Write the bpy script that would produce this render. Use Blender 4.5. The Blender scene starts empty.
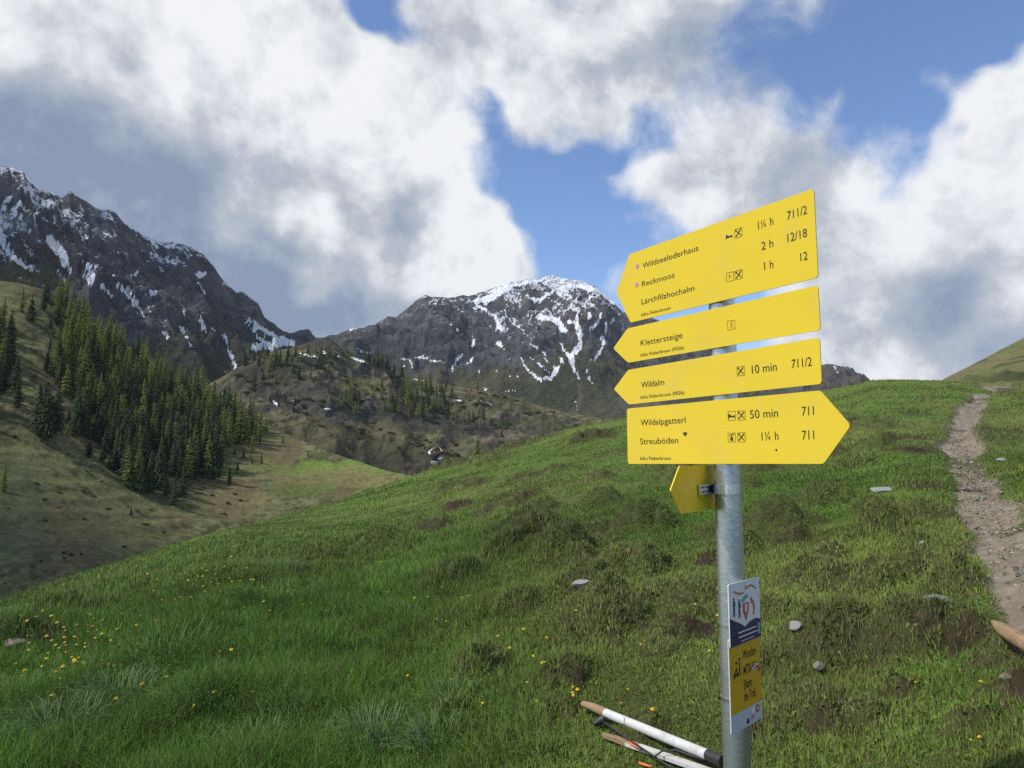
import bpy, bmesh, math, random
import numpy as np
from mathutils import Vector
random.seed(7)
RNG = np.random.default_rng(11)
R = math.radians
scene = bpy.context.scene
COL = scene.collection

# ------------------------------------------------------------------ camera
FPX = 710.0
PITCH = math.atan(80 / FPX)
EYE = np.array((0.0, 0.0, 1.55))
cam_d = bpy.data.cameras.new('camera')
cam_d.sensor_width = 36.0
cam_d.lens = 36.0 * FPX / 1024.0
cam_d.clip_start = 0.05
cam_d.clip_end = 20000
cam = bpy.data.objects.new('camera', cam_d)
COL.objects.link(cam)
cam.location = EYE
cam.rotation_euler = (R(90) + PITCH, 0, 0)
scene.camera = cam
CF = np.array((0, math.cos(PITCH), math.sin(PITCH)))
CU = np.array((0, -math.sin(PITCH), math.cos(PITCH)))


def ray(px, py):
    d = np.array((1.0, 0, 0)) * ((px - 512) / FPX) + CU * ((384 - py) / FPX) + CF
    return d / np.linalg.norm(d)


def project(P):
    d = P - EYE
    zc = d @ CF
    zs = np.where(np.abs(zc) < 1e-6, 1e-6, zc)
    return 512 + FPX * d[..., 0] / zs, 384 - FPX * (d @ CU) / zs, zc


def polar_of(px, py):
    d = ray(px, py)
    return math.atan2(d[0], d[1]), d[2] / math.hypot(d[0], d[1])


# ------------------------------------------------------------------ exposure
scene.view_settings.view_transform = 'Standard'
scene.view_settings.look = 'None'
scene.view_settings.gamma = 1
scene.view_settings.use_curve_mapping = False
scene.view_settings.exposure = 0.55
try:
    scene.cycles.use_denoising = False
    scene.cycles.use_adaptive_sampling = False
    scene.cycles.max_bounces = 6
    scene.cycles.diffuse_bounces = 3
    scene.cycles.glossy_bounces = 3
    scene.cycles.transmission_bounces = 3
    scene.cycles.transparent_max_bounces = 6
    scene.cycles.volume_bounces = 0
    scene.cycles.caustics_reflective = False
    scene.cycles.caustics_refractive = False
except Exception:
    pass

# ------------------------------------------------------------------ sun
SUN_EL, SUN_AZ = R(50), R(-106)          # azimuth measured from +Y towards +X
SUNDIR = np.array((math.sin(SUN_AZ) * math.cos(SUN_EL), math.cos(SUN_AZ) * math.cos(SUN_EL), math.sin(SUN_EL)))
sl = bpy.data.lights.new('sun', 'SUN')
sl.energy = 3.0
sl.angle = R(2.0)
sl.color = (1.0, 0.95, 0.87)
so = bpy.data.objects.new('sun', sl)
COL.objects.link(so)
so.rotation_euler = Vector(SUNDIR).to_track_quat('Z', 'Y').to_euler()

# ------------------------------------------------------------------ sky
world = bpy.data.worlds.new('World')
scene.world = world
world.use_nodes = True
wn, wl = world.node_tree.nodes, world.node_tree.links
wn.clear()


def W(t, **k):
    n = wn.new(t)
    for a, v in k.items():
        setattr(n, a, v)
    return n


def wmath(op, a, b=None, clamp=False):
    n = W('ShaderNodeMath', operation=op, use_clamp=clamp)
    for i, v in enumerate((a, b)):
        if v is None:
            continue
        if isinstance(v, (int, float)):
            n.inputs[i].default_value = v
        else:
            wl.new(v, n.inputs[i])
    return n.outputs[0]


sky = W('ShaderNodeTexSky', sky_type='NISHITA')
sky.sun_disc = False
sky.sun_elevation = SUN_EL
sky.sun_rotation = SUN_AZ
sky.altitude = 1500
sky.air_density = 1.0
sky.dust_density = 0.4
sky.ozone_density = 1.6
tc = W('ShaderNodeTexCoord')
DIR = tc.outputs['Generated']


def wnoise(scale, detail, rough, vec, dist=0.0, offs=None):
    if offs is not None:
        a = W('ShaderNodeVectorMath', operation='ADD')
        wl.new(vec, a.inputs[0])
        a.inputs[1].default_value = offs
        vec = a.outputs[0]
    n = W('ShaderNodeTexNoise')
    n.inputs['Scale'].default_value = scale
    n.inputs['Detail'].default_value = detail
    n.inputs['Roughness'].default_value = rough
    n.inputs['Distortion'].default_value = dist
    wl.new(vec, n.inputs['Vector'])
    return n


# gently warp the direction so that the authored cloud masses get ragged outlines
wz = wnoise(5.0, 3, 0.6, DIR)
wsub = W('ShaderNodeVectorMath', operation='SUBTRACT')
wl.new(wz.outputs['Color'], wsub.inputs[0])
wsub.inputs[1].default_value = (0.5, 0.5, 0.5)
wsc = W('ShaderNodeVectorMath', operation='SCALE')
wl.new(wsub.outputs[0], wsc.inputs[0])
wsc.inputs['Scale'].default_value = 0.22
wad = W('ShaderNodeVectorMath', operation='ADD')
wl.new(DIR, wad.inputs[0])
wl.new(wsc.outputs[0], wad.inputs[1])
WD = wad.outputs[0]


def field(items):
    """a sum of soft elliptic bumps on the sky sphere: weight, sky point (by its direction), half widths in degrees, turn"""
    from mathutils import Matrix
    acc = None
    for (w_, px, py, ax, ay, rot) in items:
        c = Vector(ray(px, py))
        u = c.cross(Vector((0, 0, 1))).normalized()
        v = u.cross(c).normalized()
        cr, sr = math.cos(R(rot)), math.sin(R(rot))
        u, v = u * cr + v * sr, v * cr - u * sr
        mp = W('ShaderNodeMapping', vector_type='TEXTURE')
        wl.new(WD, mp.inputs['Vector'])
        mp.inputs['Location'].default_value = c
        mp.inputs['Rotation'].default_value = Matrix((u, v, -c)).transposed().to_euler('XYZ')
        mp.inputs['Scale'].default_value = (1.72 * math.sin(R(ax)), 1.72 * math.sin(R(ay)), 1.6)
        g = W('ShaderNodeTexGradient', gradient_type='SPHERICAL')
        wl.new(mp.outputs[0], g.inputs[0])
        k = W('ShaderNodeMapRange', interpolation_type='SMOOTHSTEP')
        k.inputs['To Max'].default_value = w_
        wl.new(g.outputs['Fac'], k.inputs['Value'])
        acc = k.outputs[0] if acc is None else wmath('ADD', acc, k.outputs[0])
    return acc


# where there is cloud (+) and where the blue shows (-)
cov = field([
    (1.15, 60, 70, 22, 16, 0), (1.1, 130, 240, 20, 10, -25), (1.1, 300, 160, 15, 9, -35),
    (0.9, 430, 230, 8, 5, -30), (0.9, 330, 310, 16, 4, 0), (0.85, 480, 270, 4.5, 3.2, 0),
    (1.0, 630, 40, 9, 6, 10), (0.75, 480, 45, 7, 3.2, 0), (0.6, 610, 110, 5, 3, 20),
    (1.00, 780, 175, 6.5, 6.5, -35), (0.8, 700, 225, 5, 4, 20), (1.1, 960, 265, 12, 7, 25),
    (1.0, 1020, 190, 5, 6, 0), (0.9, 870, 290, 7, 4, 0), (0.9, 930, 345, 12, 2.6, 0),
    (0.62, 1000, 72, 4.5, 2.4, 30), (0.48, 890, 62, 4.5, 1.4, 40), (0.3, 940, 2, 4, 1.5, 0), (0.58, 625, 190, 4.0, 1.5, -10),
    (0.50, 515, 155, 3.4, 1.4, -20), (0.45, 610, 280, 2.5, 2.0, 0),
    (0.9, 1300, 100, 12, 10, 0), (0.9, -300, 100, 18, 18, 0),
    (0.8, 512, -1400, 40, 30, 0), (0.6, 512, -500, 14, 10, 0), (0.7, 512, -3000, 50, 40, 0), (.8, -2500, -200, 40, 20, 0), (.8, 3500, -200, 40, 20, 0),
    (-0.35, 565, 195, 4, 7, -15), (-.3, 770, 70, 3, 4, 0), (-0.40, 250, 2, 2.5, 1.3, 0), (-0.75, 390, 12, 4.4, 1.6, -25), (.30, 440, 95, 3.0, 2.2, 0), (-.55, 512, 150, 4.5, 2.0, -30),
    (-0.5, 900, 95, 8, 6, 35), (-.4, 990, 20, 7, 4, 0), (-0.3, 430, 110, 2.0, 1.8, 0), (-0.6, 850, 358, 3.2, 0.9, 0)])
nbig = wnoise(3.2, 6, 0.58, DIR, 0.25, (3.1, 1.7, 0.4))
nfine = wnoise(11.0, 8, 0.68, DIR, 0.3, (8.1, 2.2, 5.4))
nn = wmath('ADD', wmath('MULTIPLY', wmath('SUBTRACT', nbig.outputs['Fac'], 0.5), 1.1),
           wmath('MULTIPLY', wmath('SUBTRACT', nfine.outputs['Fac'], 0.5), 0.85))
dens = wmath('ADD', wmath('SUBTRACT', cov, 0.40), nn)
mr = W('ShaderNodeMapRange', interpolation_type='SMOOTHSTEP')
mr.inputs['From Min'].default_value = -0.13
mr.inputs['From Max'].default_value = 0.46
wl.new(dens, mr.inputs['Value'])
MASK = mr.outputs['Result']

# thick, shaded cloud bodies (grey) against thin bright edges
shade = field([
    (0.36, 20, 150, 13, 5.5, -15), (0.34, 120, 215, 12, 4.5, -28), (0.36, 230, 270, 10, 4.5, -22), (0.42, 330, 320, 10, 4.0, -5), (0.5, -200, 220, 14, 9, 0),
    (0.40, 400, 205, 4.5, 3.5, -25), (0.35, 440, 270, 5, 2.2, 0), (0.30, 300, 170, 5, 5, -35), (0.36, 790, 160, 4, 3, 0), (0.36, 760, 235, 7, 3.5, 0), (0.40, 880, 285, 7, 2.5, 0),
    (0.35, 640, 95, 9, 3, 10), (0.45, 975, 330, 8, 2, 0), (0.25, 690, 60, 4, 3, 0), (0.3, 1000, 290, 7, 3.5, 0), (0.2, 480, 40, 5, 2, 0), (.2, 110, 25, 6, 3, 0),
    (0.6, 512, -1400, 40, 30, 0), (.42, 200, 330, 13, 4.5, 0), (.3, 90, 130, 9, 4, 0), (.25, 400, 315, 6, 3, 0),
    (-0.55, 295, 232, 2.0, 2.4, -50), (-0.55, 435, 280, 2.2, 1.6, 0), (-0.35, 322, 290, 1.8, 1.2, 0), (-0.45, 480, 270, 2, 1.6, 0), (-.3, 280, 90, 8, 4, -35)])
nsoft = wnoise(6.0, 4, 0.6, DIR, 0.2, (1.1, 7.2, 2.4))
# billows: the side of each puff that is turned to the sun is the lighter one
nb0 = wnoise(8.0, 6, 0.6, DIR, 0.15, (2.3, 4.4, 6.1))
nb1 = wnoise(8.0, 6, 0.6, DIR, 0.15, (2.3 - 0.030, 4.4 - 0.004, 6.1 + 0.034))
relief = wmath('SUBTRACT', nb1.outputs['Fac'], nb0.outputs['Fac'])
sh = wmath('ADD', shade, wmath('MULTIPLY', nn, -0.22))
sh = wmath('ADD', sh, wmath('MULTIPLY', wmath('SUBTRACT', nsoft.outputs['Fac'], 0.5), 0.95))
sh = wmath('ADD', sh, wmath('MULTIPLY', relief, 1.5))
sh = wmath('ADD', sh, 0.06)
ramp = W('ShaderNodeValToRGB')
wl.new(sh, ramp.inputs['Fac'])
e = ramp.color_ramp.elements
e[0].position, e[0].color = 0.0, (0.62, 0.63, 0.645, 1)
e[1].position, e[1].color = 1.0, (0.165, 0.21, 0.30, 1)
for p_, c_ in ((0.22, (0.50, 0.515, 0.54, 1)), (0.45, (0.34, 0.365, 0.41, 1)), (0.75, (0.225, 0.27, 0.35, 1))):
    q = e.new(p_)
    q.color = c_
SKY_STRENGTH = 0.10
csc = W('ShaderNodeVectorMath', operation='SCALE')
wl.new(ramp.outputs['Color'], csc.inputs[0])
csc.inputs['Scale'].default_value = 1.0 / SKY_STRENGTH
stint = W('ShaderNodeMix', data_type='RGBA', blend_type='MULTIPLY')
stint.inputs['Factor'].default_value = 1.0
wl.new(sky.outputs['Color'], stint.inputs['A'])
stint.inputs['B'].default_value = (1.02, 1.14, 1.30, 1)
wmix = W('ShaderNodeMix', data_type='RGBA')
wl.new(MASK, wmix.inputs['Factor'])
wl.new(stint.outputs['Result'], wmix.inputs['A'])
wl.new(csc.outputs[0], wmix.inputs['B'])
bg = W('ShaderNodeBackground')
bg.inputs['Strength'].default_value = SKY_STRENGTH
wl.new(wmix.outputs['Result'], bg.inputs['Color'])
wo = W('ShaderNodeOutputWorld')
wl.new(bg.outputs[0], wo.inputs['Surface'])

# ------------------------------------------------------------------ helpers
def tag(o, label=None, cat=None, group=None, kind=None):
    if label:
        o['label'] = label
    if cat:
        o['category'] = cat
    if group:
        o['group'] = group
    if kind:
        o['kind'] = kind
    return o


def empty(name, loc=(0, 0, 0), rz=0.0):
    o = bpy.data.objects.new(name, None)
    o.empty_display_size = 0.1
    COL.objects.link(o)
    o.location = loc
    o.rotation_euler = (0, 0, rz)
    return o


def copy_tree(o, parent=None):
    c = o.copy()
    COL.objects.link(c)
    if parent is not None:
        c.parent = parent
    for ch in list(o.children):
        copy_tree(ch, c)
    return c


def np_mesh(name, V, F, mats=(), parent=None, smooth=False, attrs=None, mat_idx=None):
    """V: n x 3; F: list of index arrays (each m x k)"""
    me = bpy.data.meshes.new(name)
    V = np.asarray(V, np.float32)
    if isinstance(F, np.ndarray):
        F = [F]
    F = [np.asarray(f, np.int32) for f in F if len(f)]
    me.vertices.add(len(V))
    me.vertices.foreach_set('co', V.ravel())
    nl = sum(f.size for f in F)
    npoly = sum(len(f) for f in F)
    me.loops.add(nl)
    me.polygons.add(npoly)
    me.loops.foreach_set('vertex_index', np.concatenate([f.ravel() for f in F]))
    cnt = np.concatenate([np.full(len(f), f.shape[1], np.int32) for f in F])
    st = np.concatenate(([0], np.cumsum(cnt)[:-1])).astype(np.int32)
    me.polygons.foreach_set('loop_start', st)
    if mat_idx is not None:
        me.polygons.foreach_set('material_index', np.asarray(mat_idx, np.int32))
    me.polygons.foreach_set('use_smooth', np.full(npoly, smooth, bool))
    for k, a in (attrs or {}).items():
        a = np.asarray(a, np.float32)
        if a.ndim == 2:
            if a.shape[1] == 3:
                a = np.concatenate([a, np.ones((len(a), 1), np.float32)], 1)
            at = me.attributes.new(k, 'FLOAT_COLOR', 'POINT')
            at.data.foreach_set('color', a.ravel())
        else:
            at = me.attributes.new(k, 'FLOAT', 'POINT')
            at.data.foreach_set('value', a)
    for m in mats:
        me.materials.append(m)
    me.update(calc_edges=True)
    o = bpy.data.objects.new(name, me)
    COL.objects.link(o)
    if parent is not None:
        o.parent = parent
    return o


class MB:
    """collects shapes for one mesh"""

    def __init__(s):
        s.v, s.f = [], []

    def add(s, V, F):
        b = len(s.v)
        s.v += [tuple(map(float, p)) for p in V]
        s.f += [tuple(int(i) + b for i in f) for f in F]

    def box(s, c, ax, hx, ay, hy, az, hz):
        c, ax, ay, az = (np.asarray(q, float) for q in (c, ax, ay, az))
        V = [c + ax * hx * i + ay * hy * j + az * hz * k for k in (-1, 1) for (i, j) in ((-1, -1), (1, -1), (1, 1), (-1, 1))]
        s.add(V, [(3, 2, 1, 0), (4, 5, 6, 7), (0, 1, 5, 4), (1, 2, 6, 5), (2, 3, 7, 6), (3, 0, 4, 7)])

    def tube(s, pts, rad, n=10, cap=True, jitter=0.0):
        pts = [np.asarray(p, float) for p in pts]
        if np.isscalar(rad):
            rad = [rad] * len(pts)
        V, F = [], []
        prev = None
        for i, p in enumerate(pts):
            t = pts[min(i + 1, len(pts) - 1)] - pts[max(i - 1, 0)]
            t = t / (np.linalg.norm(t) + 1e-12)
            if prev is None:
                h = np.array((0, 0, 1.0)) if abs(t[2]) < 0.9 else np.array((1.0, 0, 0))
            else:
                h = prev
            u = h - t * (h @ t)
            u /= np.linalg.norm(u)
            prev = u
            w = np.cross(t, u)
            for k in range(n):
                a = 2 * math.pi * k / n
                rr = rad[i] * (1 + jitter * (random.random() - .5))
                V.append(p + (u * math.cos(a) + w * math.sin(a)) * rr)
        for i in range(len(pts) - 1):
            for k in range(n):
                F.append((i * n + k, i * n + (k + 1) % n, (i + 1) * n + (k + 1) % n, (i + 1) * n + k))
        if cap:
            F.append(tuple(range(n - 1, -1, -1)))
            F.append(tuple((len(pts) - 1) * n + k for k in range(n)))
        s.add(V, F)

    def prism(s, pts2, O, t, z, n, d0, d1):
        """flat outline pts2 (counter-clockwise as seen from +n) in plane (O,t,z), from depth d0 (back) to d1 (front)"""
        O, t, z, n = (np.asarray(q, float) for q in (O, t, z, n))
        k = len(pts2)
        V = [O + t * a + z * b + n * d0 for a, b in pts2] + [O + t * a + z * b + n * d1 for a, b in pts2]
        F = [tuple(range(k, 2 * k)), tuple(range(k - 1, -1, -1))]
        F += [(i, (i + 1) % k, k + (i + 1) % k, k + i) for i in range(k)]
        s.add(V, F)

    def build(s, name, mat, parent=None, smooth=False, auto=None):
        me = bpy.data.meshes.new(name)
        me.from_pydata(s.v, [], s.f)
        me.materials.append(mat)
        me.update()
        if smooth:
            me.polygons.foreach_set('use_smooth', [True] * len(me.polygons))
            if auto is not None:
                me.set_sharp_from_angle(angle=R(auto))
        o = bpy.data.objects.new(name, me)
        COL.objects.link(o)
        if parent is not None:
            o.parent = parent
        return o


def round_poly(pts, rad, seg=5):
    out = []
    n = len(pts)
    for i in range(n):
        p = np.array(pts[i], float)
        a = np.array(pts[i - 1], float) - p
        b = np.array(pts[(i + 1) % n], float) - p
        r = rad[i] if not np.isscalar(rad) else rad
        la, lb = np.linalg.norm(a), np.linalg.norm(b)
        r = min(r, la * .45, lb * .45)
        a, b = p + a / la * r, p + b / lb * r
        for k in range(seg + 1):
            q = k / seg
            out.append(tuple((1 - q) ** 2 * a + 2 * q * (1 - q) * p + q * q * b))
    return out


# ------------------------------------------------------------------ noise
def _hash(ix, iy, seed):
    h = (ix.astype(np.int64) * 374761393 + iy.astype(np.int64) * 668265263 + seed * 974634521) & 0xFFFFFFFF
    h = ((h ^ (h >> 13)) * 1274126177) & 0xFFFFFFFF
    h = ((h ^ (h >> 16)) * 2246822519) & 0xFFFFFFFF
    h = h ^ (h >> 15)
    return (h & 0xFFFFFF) / float(0xFFFFFF)


def vnoise(x, y, seed=0):
    x0, y0 = np.floor(x), np.floor(y)
    fx, fy = x - x0, y - y0
    fx = fx * fx * fx * (fx * (fx * 6 - 15) + 10)
    fy = fy * fy * fy * (fy * (fy * 6 - 15) + 10)
    a, b = _hash(x0, y0, seed), _hash(x0 + 1, y0, seed)
    c, d = _hash(x0, y0 + 1, seed), _hash(x0 + 1, y0 + 1, seed)
    return (a * (1 - fx) + b * fx) * (1 - fy) + (c * (1 - fx) + d * fx) * fy


def fbm(x, y, octv=5, seed=0, gain=0.5, lac=2.03):
    s, a, n = 0, 1.0, 0
    c, q = math.cos(0.6), math.sin(0.6)
    for o in range(octv):
        s = s + a * (vnoise(x, y, seed + o * 17) * 2 - 1)
        n += a
        a *= gain
        x, y = (x * c - y * q) * lac + 13.7, (x * q + y * c) * lac + 5.1
    return s / n


def ridged(x, y, octv=5, seed=0, gain=0.5, lac=2.07):
    s, a, n, w = 0, 1.0, 0, 1.0
    c, q = math.cos(0.7), math.sin(0.7)
    for o in range(octv):
        v = 1 - np.abs(vnoise(x, y, seed + o * 29) * 2 - 1)
        v = v * v * w
        w = np.clip(v * 1.6, 0.15, 1)
        s = s + a * v
        n += a
        a *= gain
        x, y = (x * c - y * q) * lac + 3.7, (x * q + y * c) * lac + 9.1
    return s / n


def sstep(a, b, x):
    t = np.clip((x - a) / (b - a), 0, 1)
    return t * t * (3 - 2 * t)


def interp_smooth(x, xs, ys, win=0):
    return np.interp(x, xs, ys)


# ------------------------------------------------------------------ materials
def material(name):
    m = bpy.data.materials.new(name)
    m.use_nodes = True
    nt = m.node_tree
    nt.nodes.clear()
    out = nt.nodes.new('ShaderNodeOutputMaterial')
    return m, nt, out


def nn_(nt, t, ins=None, **k):
    n = nt.nodes.new(t)
    for a, v in k.items():
        setattr(n, a, v)
    for a, v in (ins or {}).items():
        s = n.inputs[a]
        if hasattr(v, 'is_linked') or isinstance(v, bpy.types.NodeSocket):
            nt.links.new(v, s)
        else:
            s.default_value = v
    return n


def simple(name, col, rough=0.6, metal=0.0, var=0.12, scale=30.0, bump=0.0, spec=0.5, coat=0.0, dirt=None, dirt_scale=6.0, dirt_amt=0.35):
    """a plain surface with a little procedural variation of its colour and relief"""
    m, nt, out = material(name)
    g = nn_(nt, 'ShaderNodeTexCoord')
    nz = nn_(nt, 'ShaderNodeTexNoise', {'Vector': g.outputs['Object'], 'Scale': scale, 'Detail': 6.0, 'Roughness': 0.6})
    a = [max(0, c * (1 - var)) for c in col] + [1]
    b = [min(1, c * (1 + var)) for c in col] + [1]
    mx = nn_(nt, 'ShaderNodeMix', {'Factor': nz.outputs['Fac'], 'A': a, 'B': b}, data_type='RGBA')
    c = mx.outputs['Result']
    if dirt:
        n2 = nn_(nt, 'ShaderNodeTexNoise', {'Vector': g.outputs['Object'], 'Scale': dirt_scale, 'Detail': 8.0, 'Roughness': 0.7})
        mr_ = nn_(nt, 'ShaderNodeMapRange', {'Value': n2.outputs['Fac'], 'From Min': 0.52, 'From Max': 0.72, 'To Min': 0.0, 'To Max': dirt_amt})
        mx2 = nn_(nt, 'ShaderNodeMix', {'Factor': mr_.outputs['Result'], 'A': c, 'B': list(dirt) + [1]}, data_type='RGBA')
        c = mx2.outputs['Result']
    p = nn_(nt, 'ShaderNodeBsdfPrincipled', {'Base Color': c, 'Roughness': rough, 'Metallic': metal, 'Specular IOR Level': spec, 'Coat Weight': coat})
    if bump:
        bp = nn_(nt, 'ShaderNodeBump', {'Height': nz.outputs['Fac'], 'Strength': bump, 'Distance': 0.01})
        nt.links.new(bp.outputs[0], p.inputs['Normal'])
    nt.links.new(p.outputs[0], out.inputs['Surface'])
    return m


def foliage(name, trans=0.3, rough=0.6, attr='Col', col=None, vary=0.0, up=0.0):
    """leaf material: colour from a per-vertex tint (or a fixed colour), a little translucent"""
    m, nt, out = material(name)
    if col is None:
        c = nn_(nt, 'ShaderNodeAttribute', attribute_name=attr).outputs['Color']
    else:
        oi = nn_(nt, 'ShaderNodeObjectInfo')
        g = nn_(nt, 'ShaderNodeNewGeometry')
        nz = nn_(nt, 'ShaderNodeTexNoise', {'Vector': g.outputs['Position'], 'Scale': 0.7, 'Detail': 3.0})
        ad = nn_(nt, 'ShaderNodeMath', {0: oi.outputs['Random'], 1: nz.outputs['Fac']}, operation='ADD')
        hf = nn_(nt, 'ShaderNodeMath', {0: ad.outputs[0], 1: 0.5}, operation='MULTIPLY')
        a = [q * (1 - vary) for q in col] + [1]
        b = [q * (1 + vary) for q in (col[0] * 1.15, col[1], col[2])] + [1]
        c = nn_(nt, 'ShaderNodeMix', {'Factor': hf.outputs[0], 'A': a, 'B': b}, data_type='RGBA').outputs['Result']
    d = nn_(nt, 'ShaderNodeBsdfPrincipled', {'Base Color': c, 'Roughness': rough, 'Specular IOR Level': 0.12})
    t = nn_(nt, 'ShaderNodeBsdfTranslucent', {'Color': c})
    if up:
        # soft, rounded shading: thin blades scatter light like the sward they stand in
        g2 = nn_(nt, 'ShaderNodeNewGeometry')
        nm_ = nn_(nt, 'ShaderNodeMix', {'Factor': up, 'A': g2.outputs['Normal'], 'B': (0.0, 0.0, 1.0)}, data_type='VECTOR')
        no_ = nn_(nt, 'ShaderNodeVectorMath', {0: nm_.outputs[1]}, operation='NORMALIZE')
        nt.links.new(no_.outputs[0], d.inputs['Normal'])
    mx = nn_(nt, 'ShaderNodeMixShader', {0: trans, 1: d.outputs[0], 2: t.outputs[0]})
    nt.links.new(mx.outputs[0], out.inputs['Surface'])
    return m


def terrain_mat(name, scale, bump_scale, bump_dist, bump=0.6, snow=False, var=0.35, fine=1.0):
    """ground: colour per vertex, varied by noise; optional snow from a per-vertex amount with noisy edges"""
    m, nt, out = material(name)
    c = nn_(nt, 'ShaderNodeAttribute', attribute_name='Col').outputs['Color']
    g = nn_(nt, 'ShaderNodeNewGeometry')
    P = g.outputs['Position']
    n1 = nn_(nt, 'ShaderNodeTexNoise', {'Vector': P, 'Scale': scale, 'Detail': 9.0, 'Roughness': 0.68})
    mr_ = nn_(nt, 'ShaderNodeMapRange', {'Value': n1.outputs['Fac'], 'From Min': 0.25, 'From Max': 0.75, 'To Min': 1 - var, 'To Max': 1 + var})
    mul = nn_(nt, 'ShaderNodeVectorMath', {0: c, 'Scale': mr_.outputs['Result']}, operation='SCALE')
    col = mul.outputs[0]
    n2 = nn_(nt, 'ShaderNodeTexNoise', {'Vector': P, 'Scale': bump_scale, 'Detail': 8.0, 'Roughness': 0.65})
    bp = nn_(nt, 'ShaderNodeBump', {'Height': n2.outputs['Fac'], 'Strength': bump, 'Distance': bump_dist})
    rough = 0.9
    if snow:
        s = nn_(nt, 'ShaderNodeAttribute', attribute_name='snow').outputs['Fac']
        n3 = nn_(nt, 'ShaderNodeTexNoise', {'Vector': P, 'Scale': scale * 3.0, 'Detail': 7.0, 'Roughness': 0.7})
        o_ = nn_(nt, 'ShaderNodeMath', {0: n3.outputs['Fac'], 1: 0.5}, operation='SUBTRACT')
        o2 = nn_(nt, 'ShaderNodeMath', {0: o_.outputs[0], 1: 0.95}, operation='MULTIPLY')
        ad = nn_(nt, 'ShaderNodeMath', {0: s, 1: o2.outputs[0]}, operation='ADD')
        sm = nn_(nt, 'ShaderNodeMapRange', {'Value': ad.outputs[0], 'From Min': 0.42, 'From Max': 0.62}, interpolation_type='SMOOTHSTEP')
        mx = nn_(nt, 'ShaderNodeMix', {'Factor': sm.outputs['Result'], 'A': col, 'B': (0.82, 0.84, 0.87, 1)}, data_type='RGBA')
        col = mx.outputs['Result']
    p = nn_(nt, 'ShaderNodeBsdfPrincipled', {'Base Color': col, 'Roughness': rough, 'Specular IOR Level': 0.15, 'Normal': bp.outputs[0]})
    nt.links.new(p.outputs[0], out.inputs['Surface'])
    return m

# ================================================================== THE NEAR HILL
# an alpine pasture: a hill shoulder that climbs to the right and falls away to the left
_cp = [(0, 605, 12), (60, 582, 14), (120, 563, 17), (200, 537, 21), (260, 522, 24), (300, 512, 27), (350, 497, 31),
       (400, 480, 35), (440, 468.5, 37), (480, 459, 40), (520, 446, 42), (560, 434, 42), (600, 423, 42), (640, 415, 42), (700, 406, 42),
       (760, 398, 44), (820, 391, 46), (860, 383, 46), (880, 379, 46), (910, 380, 46), (945, 381, 48), (980, 384, 48), (1024, 386, 48)]
_th = [polar_of(a, b)[0] for a, b, _ in _cp]
_ee = [polar_of(a, b)[1] for a, b, _ in _cp]
_rr = [c for _, _, c in _cp]
TH_C = np.array([-math.pi, R(-120), R(-90), R(-65), R(-48)] + _th + [R(50), R(70), R(95), R(130), math.pi])
E_C = np.array([-.04, -.16, -.26, -.27, -.24] + _ee + [.105, .09, .05, .0, -.04])
R_C = np.array([30, 14, 10, 9.5, 10.5] + _rr + [50, 52, 50, 40, 30.])
GTH = np.concatenate([np.arange(-180, -46, 2.0), np.arange(-46, 46, 0.115), np.arange(46, 180.1, 2.0)]) * math.pi / 180
GR = np.concatenate([np.geomspace(0.25, 1.6, 24)[:-1], np.geomspace(1.6, 62, 640), np.geomspace(63, 260, 60)])
NT, NR = len(GTH), len(GR)
ec = np.interp(GTH, TH_C, E_C)
rc = np.interp(GTH, TH_C, R_C)


def gsm(a, w):
    k = np.exp(-0.5 * (np.arange(-3 * w, 3 * w + 1) / w) ** 2)
    k /= k.sum()
    return np.convolve(np.pad(a, 3 * w, mode='edge'), k, 'valid')


inF = slice(67, 67 + 800)
rc_s = rc.copy()
rc_s[inF] = gsm(rc[inF], 25)
T2, R2 = np.meshgrid(GTH, GR, indexing='ij')
GX, GY = np.sin(T2) * R2, np.cos(T2) * R2
amp = np.clip(R2 / 30, 0, 1) ** 0.8
und = amp * (0.55 * fbm(GX / 14, GY / 14, 3, 5) + 0.22 * fbm(GX / 4.3, GY / 4.3, 3, 9))
floor_z = np.interp(GTH, [-math.pi, R(-90), R(-36), R(0), R(15), R(40), R(90), math.pi], [-8, -45, -48, -40, -20, -6, -6, -8])
kdrop = np.interp(GTH, [-math.pi, R(-60), R(-36), R(-5), R(10), R(25), R(45), math.pi], [.3, .45, .42, .42, .34, .30, .26, .3])


def profile(s):
    w = rc_s[:, None] * 0.16
    q = (R2 - rc_s[:, None]) / w
    sp = np.where(q > 20, q, np.log1p(np.exp(np.clip(q, -40, 20)))) * w
    z = s[:, None] * R2 - (np.maximum(s, 0) * 1.0 + kdrop)[:, None] * sp + und
    fz = floor_z[:, None]
    d = (z - fz) / 4
    z = np.where(d > 20, z, fz + np.log1p(np.exp(np.clip(d, -40, 20))) * 4)
    return z


s_lo, s_hi = np.full(NT, -0.6), np.full(NT, 0.6)
vis = R2 < 75
for _ in range(18):
    s_m = (s_lo + s_hi) / 2
    em = np.where(vis & (R2 > 4), (profile(s_m) - EYE[2]) / R2, -9).max(1)
    up = em < ec
    s_lo = np.where(up, s_m, s_lo)
    s_hi = np.where(up, s_hi, s_m)
S = (s_lo + s_hi) / 2
S[inF] = gsm(S[inF], 6)
GZ0 = profile(S)
base_px, base_py, base_zc = project(np.stack([GX, GY, GZ0], -1))
_el = (GZ0 - EYE[2]) / R2
front = (R2 < rc_s[:, None] * 1.08) & (base_zc > 0.5) & (_el >= np.maximum.accumulate(np.where(R2 > .5, _el, -9), 1) - 1e-6)


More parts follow.
